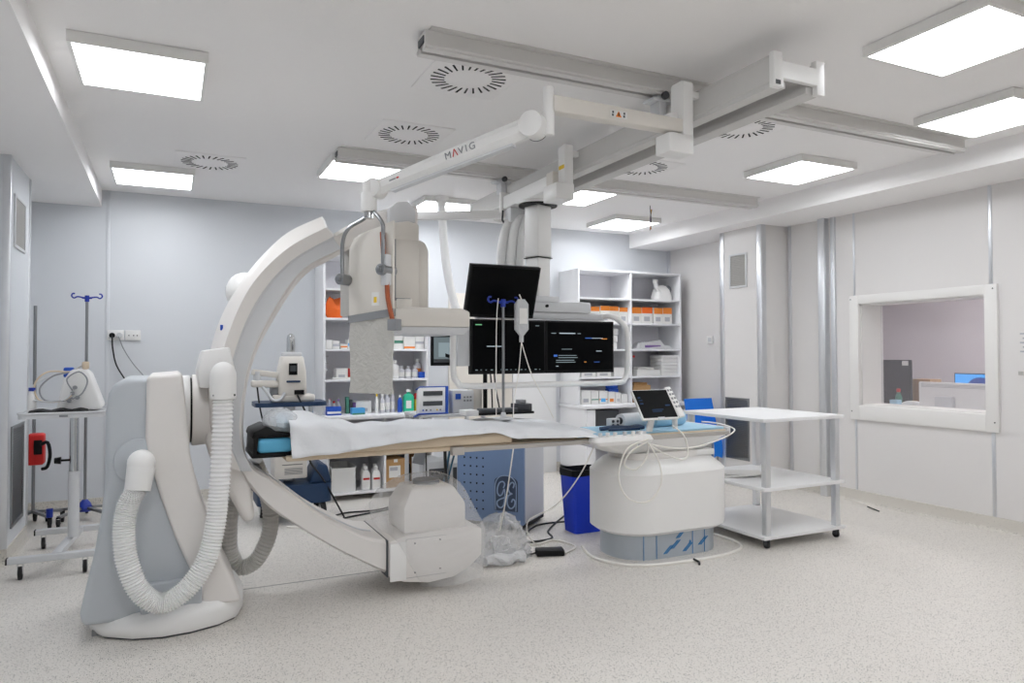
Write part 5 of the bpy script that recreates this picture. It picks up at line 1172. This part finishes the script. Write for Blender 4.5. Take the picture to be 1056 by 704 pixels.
# ================================================================== BLUE CHAIR
H = thing('chair', 'bright blue plastic chair by the right casing, behind the table end', 'chair', (5.77, 6.55, 0))
mb = MB(); rings = []
for i in range(9):
    t_ = i/8; z = .50+.40*t_; y = 6.72+.10*t_
    rings.append([(5.77+sx*(.22-.01*t_), y+.03*abs(sx)**2*-1+o_, z) for sx, o_ in ((-1, 0), (-.5, 0), (0, 0), (.5, 0), (1, 0), (1, .008), (.5, .008), (0, .008), (-.5, .008), (-1, .008))])
mb.loft(rings); mb.build('backrest', 'chair_blue', H, ang=50)
mb = MB(); mb.loft([[(5.77+a, 6.50+c-.0, z+.015*(abs(a)/.22)**2) for a, c in rrect(-.22, .22, -.22, .22, .06)] for z in (.435, .455)]); mb.build('seat', 'chair_blue', H, ang=50)
mb = MB(); mb.loft([[(5.77+sx*.2, 6.70+.025*k_, .445+.07*k_) for sx in (-1, 0, 1)] + [(5.77+sx*.2, 6.71+.025*k_, .44+.07*k_) for sx in (1, 0, -1)] for k_ in (0, 1)]); mb.build('seat_back_joint', 'chair_blue', H)
for sx in (-1, 1):
    for sy in (-1, 1): MB().tube([(5.77+sx*.19, 6.50+sy*.17, .44), (5.77+sx*.23, 6.50+sy*.21, .0)], .011, 8).build('leg', 'chrome', H)
mb = MB(); mb.loft([[(5.555+.43*i/12, 6.276+.012*math.sin(2.1*i)*(.456-z)/.2+o_, z+.012*math.sin(1.3*i)*(z < .3)) for i in range(13)] + [(5.555+.43*i/12, 6.282+.012*math.sin(2.1*i)*(.456-z)/.2+o_, z+.012*math.sin(1.3*i)*(z < .3)) for i in range(12, -1, -1)] for z, o_ in ((.456, 0), (.40, -.01), (.33, -.012), (.27, -.006))]); mb.build('seat_cover', 'chair_blue', H, ang=50)
# ================================================================== FLOOR CLUTTER
ad = thing('power_adapter', 'black power adapter brick lying on the floor before the pedestal', 'power adapter', (2.48, 4.54, 0))
mb = MB(); mb.obox((2.485, 4.535, .022), (.20, .10, .044), (0, 0, R(-18))); mb.build('brick', 'black', ad, bevel=.006)
MB().tube([(2.39, 4.565, .02), (2.34, 4.58, .01), (2.30, 4.66, .008)], .006, 6, sub=4).build('lead', 'cable_black', ad)
pk = MB(); rings = []; pr_ = random.Random(3); NP = 44
for k in range(16):
    t_ = k/15; sc = (1.06-.1*t_)*math.sqrt(max(.02, 1-t_**3)); z = .27*t_
    rings.append([(2.14+.04*t_+math.cos(a)*.21*sc*(1+.13*pr_.uniform(-1, 1)+.06*math.sin(5*a+3*k)), 4.66+.05*t_+math.sin(a)*.19*sc*(1+.13*pr_.uniform(-1, 1)), max(.002, z+(.018*pr_.uniform(-1, 1) if k else 0)+.03*math.sin(3*a)*t_)) for a in [2*math.pi*i/NP for i in range(NP)]])
pk.loft(rings); tag(pk.build('plastic_wrapping', 'clear_plastic', smooth=False), 'crumpled heap of clear plastic wrapping on the floor beside the tube head', 'plastic wrapping')
fld = MB(); rings = []
for k in range(15):
    t_ = k/14; rings.append([(1.94+.30*t_, 4.46+.02*math.sin(9*t_)+.05*math.cos(a)*(1+.2*math.sin(5*k+3*a)), .04+.036*math.sin(a)*(1+.2*math.cos(7*k+2*a))) for a in [2*math.pi*i/10 for i in range(10)]])
fld.loft(rings); tag(fld.build('rolled_film', 'bag_film', smooth=False), 'roll of plastic film lying in front of the crumpled wrapping', 'plastic wrapping')
wp = MB(); wp.obox((2.12, 4.55, .12), (.18, .012, .12), (R(-20), 0, .2)); tag(wp.build('wrapped_panel', 'light_grey', bevel=.003), 'small grey panel inside the crumpled plastic wrapping', 'panel')
# cables
base = [(2.80+.0, 4.60, .008), (2.72, 4.35, .008), (2.76, 4.15, .008), (2.92, 4.00, .008), (3.25, 3.95, .008), (3.60, 3.96, .008), (3.84, 4.05, .008), (3.92, 4.22, .008), (3.92, 4.45, .008)]
cable(base, .012, 'cable_white', 'white cable looped on the floor round the steel foot of the pedestal')
cable([(2.98, 4.02, .86), (2.80, 4.02, .80), (2.72, 4.0, .62), (2.78, 3.98, .48), (2.95, 3.99, .44), (3.07, 4.0, .55), (3.06, 4.01, .70), (2.98, 4.02, .83)], .006, 'cable_white', 'large white cable loop hanging from the bedside controller')
cable([(2.98, 4.03, .84), (2.84, 4.03, .78), (2.78, 4.02, .70), (2.86, 4.01, .66), (2.96, 4.02, .73), (2.99, 4.03, .83)], .006, 'cable_white', 'small white cable loop hanging inside the larger loop')
cable([(3.27, 4.13, .93), (3.32, 4.06, .86), (3.33, 4.03, .74), (3.26, 4.02, .70), (3.10, 4.03, .76), (3.0, 4.05, .82)], .006, 'cable_white', 'white cable running from the touch tablet to the controller')
cable([(3.0, 4.05, .82), (3.3, 4.06, .77), (3.6, 4.07, .80), (3.83, 4.10, .87), (3.86, 4.3, .90), (3.86, 4.5, .90)], .006, 'cable_white', 'white cable slung along the saddle to the table end')
cable([(2.62, 4.12, .85), (2.60, 4.3, .6), (2.55, 4.55, .35), (2.42, 4.75, .2), (2.45, 4.72, .05), (2.6, 4.6, .01)], .005, 'cable_white', 'thin white cable falling from the table to the adapter')
cable([(2.0, 4.13, .84), (2.03, 4.3, .5), (2.12, 4.6, .2), (2.2, 4.75, .28), (2.22, 4.9, .01)], .0045, 'cable_white', 'thin white cable hanging in front of the blue cabinet')
cable([(1.75, 4.72, .86), (1.85, 4.95, .5), (1.98, 5.15, .1), (2.1, 5.2, .01)], .012, 'cable_black', 'thick black cable hanging in front of the perforated cabinet panel')
cable([(1.62, 4.74, .86), (1.72, 5.0, .45), (1.88, 5.25, .08), (2.05, 5.3, .01)], .006, 'cable_black', 'thin black cable left of the thick black one')
cable([(1.86, 4.72, .86), (1.88, 5.0, .5), (1.92, 5.2, .1), (2.0, 5.1, .01)], .007, 'cable_teal', 'teal cable right of the thick black cable')
cable([(1.82, 4.76, .84), (1.87, 5.0, .6), (1.93, 5.25, .36), (1.96, 5.35, .02)], .009, 'cable_teal', 'teal cable hanging below the table behind the tube head')
for i, (P, mm, l) in enumerate((
    ([(2.3, 4.62, .008), (2.45, 4.85, .008), (2.7, 4.9, .008), (2.78, 5.1, .008), (2.95, 5.3, .008), (3.2, 5.55, .008)], 'cable_black', 'black cable running from the adapter along the floor past the bin'),
    ([(2.2, 5.0, .008), (2.5, 5.02, .008), (2.7, 5.25, .008), (2.9, 5.35, .008), (3.3, 5.3, .008)], 'cable_black', 'black cable lying before the corner of the blue cabinet'),
    ([(2.59, 4.50, .008), (2.75, 4.62, .008), (2.7, 4.85, .008), (2.5, 4.80, .008), (2.4, 4.95, .008), (2.6, 5.1, .008)], 'cable_white', 'white cable curling on the floor behind the adapter'),
    ([(1.22, 6.2, .01), (1.5, 6.35, .01), (1.8, 6.45, .01), (2.3, 6.7, .01)], 'cable_black', 'black cable on the floor before the low left cabinet'),
    ([(1.2, 6.3, .01), (1.45, 6.5, .01), (1.75, 6.5, .01), (2.2, 6.75, .01)], 'cable_black', 'second black cable crossing under the low left cabinet'),
    ([(.9, 6.2, .01), (1.1, 6.1, .01), (1.3, 6.25, .01), (1.6, 6.4, .01)], 'cable_white', 'white cable trailing from the ventilator wheels'),
    ([(3.30, 3.945, .018), (3.31, 3.90, .008), (3.28, 3.86, .006)], 'cable_black', 'short black tie sticking out of the white floor cable'))):
    cable(P, .008, mm, l)
cable([(5.92, 4.60, .006), (5.86, 4.50, .012), (5.84, 4.42, .006)], .006, 'cable_black', 'short black wire end on the floor below the window')
# ================================================================== CONTROL ROOM
D = thing('control_desk', 'pale desk behind the observation window', 'desk', (7.15, 4.6, 0))
box(6.60, 7.75, 3.3, 6.2, .77, .80).build('desk_top', 'white_paint', D, bevel=.004)
for x in (6.65, 7.7):
    for y in (3.35, 6.15): box(x-.03, x+.03, y-.03, y+.03, 0, .77).build('leg', 'light_grey', D)
im = thing('desktop_computer', 'white back of a desktop computer behind the window glass', 'computer', (7.0, 4.52, .8))
box(6.98, 7.02, 4.10, 4.81, .83, 1.15).build('housing', 'white_plastic', im, bevel=.01); MB().prism([(4.42, .80), (4.61, .80), (4.61, 1.01), (4.43, 1.01)], 'x', 6.93, 6.97).build('stand', 'light_grey', im, bevel=.004); box(6.93, 7.08, 4.42, 4.62, .80, .806).build('stand_foot', 'light_grey', im)
for i in range(3): box(6.9785, 6.981, 4.14, 4.78, 1.10+.012*i, 1.103+.012*i).build('vent_line', 'mid_grey', im)
dk = thing('desk_monitor', 'dark monitor back at the left of the observation window', 'monitor', (7.2, 5.2, .8))
box(7.18, 7.22, 5.04, 5.55, .86, 1.37).build('casing', 'black', dk, bevel=.006); box(7.20, 7.24, 5.25, 5.35, .80, .90).build('stand', 'black', dk); box(7.176, 7.181, 5.06, 5.13, 1.31, 1.36).build('sticker', 'carton_white', dk)
box(7.1, 7.3, 5.2, 5.4, .80, .806).build('stand_foot', 'black', dk)
ds = thing('desk_screen', 'lit blue desktop screen at the far right behind the window', 'monitor', (7.6, 4.6, .8))
box(7.60, 7.64, 4.16, 4.83, .88, 1.23).build('casing', 'black', ds, bevel=.004); g = box(7.597, 7.601, 4.17, 4.82, .90, 1.22).build('display', 'desk_screen', ds); box(7.62, 7.66, 4.45, 4.53, .80, .9).build('stand', 'black', ds)
MB().prism([(4.56+.14*math.cos(t_), 1.06+.13*math.sin(t_)) for t_ in [math.pi*i/10 for i in range(11)]], 'x', 7.594, 7.597).build('wallpaper_shape', 'brand_blue', g, smooth=False)
carton(7.36, 7.55, 4.94, 5.14, .801, .36, 'brown carton standing on the control desk', body='carton')
bottle(7.26, 4.92, .801, .04, .30, 'blue water bottle on the control desk', body='sky_blue', cap='brand_blue', band='carton_white')
bottle(7.1, 5.12, .801, .035, .26, 'green bottle before the dark monitor on the control desk', body='dull_green', cap='red')
carton(6.90, 6.98, 5.0, 5.08, .801, .15, 'small pale box on the control desk', body='paper_blue')
ph = thing('desk_phone', 'white desk telephone with curved handset behind the window', 'telephone', (7.12, 4.98, .8))
MB().prism([(6.98, .801), (7.16, .801), (7.16, .88), (6.98, .845)], 'y', 4.86, 5.04).build('base', 'white_plastic', ph, bevel=.006); MB().tube([(7.06, 4.83, .885), (7.08, 4.88, .915), (7.08, 5.0, .915), (7.06, 5.07, .885)], .022, 10, sub=4).build('handset', 'white_plastic', ph)
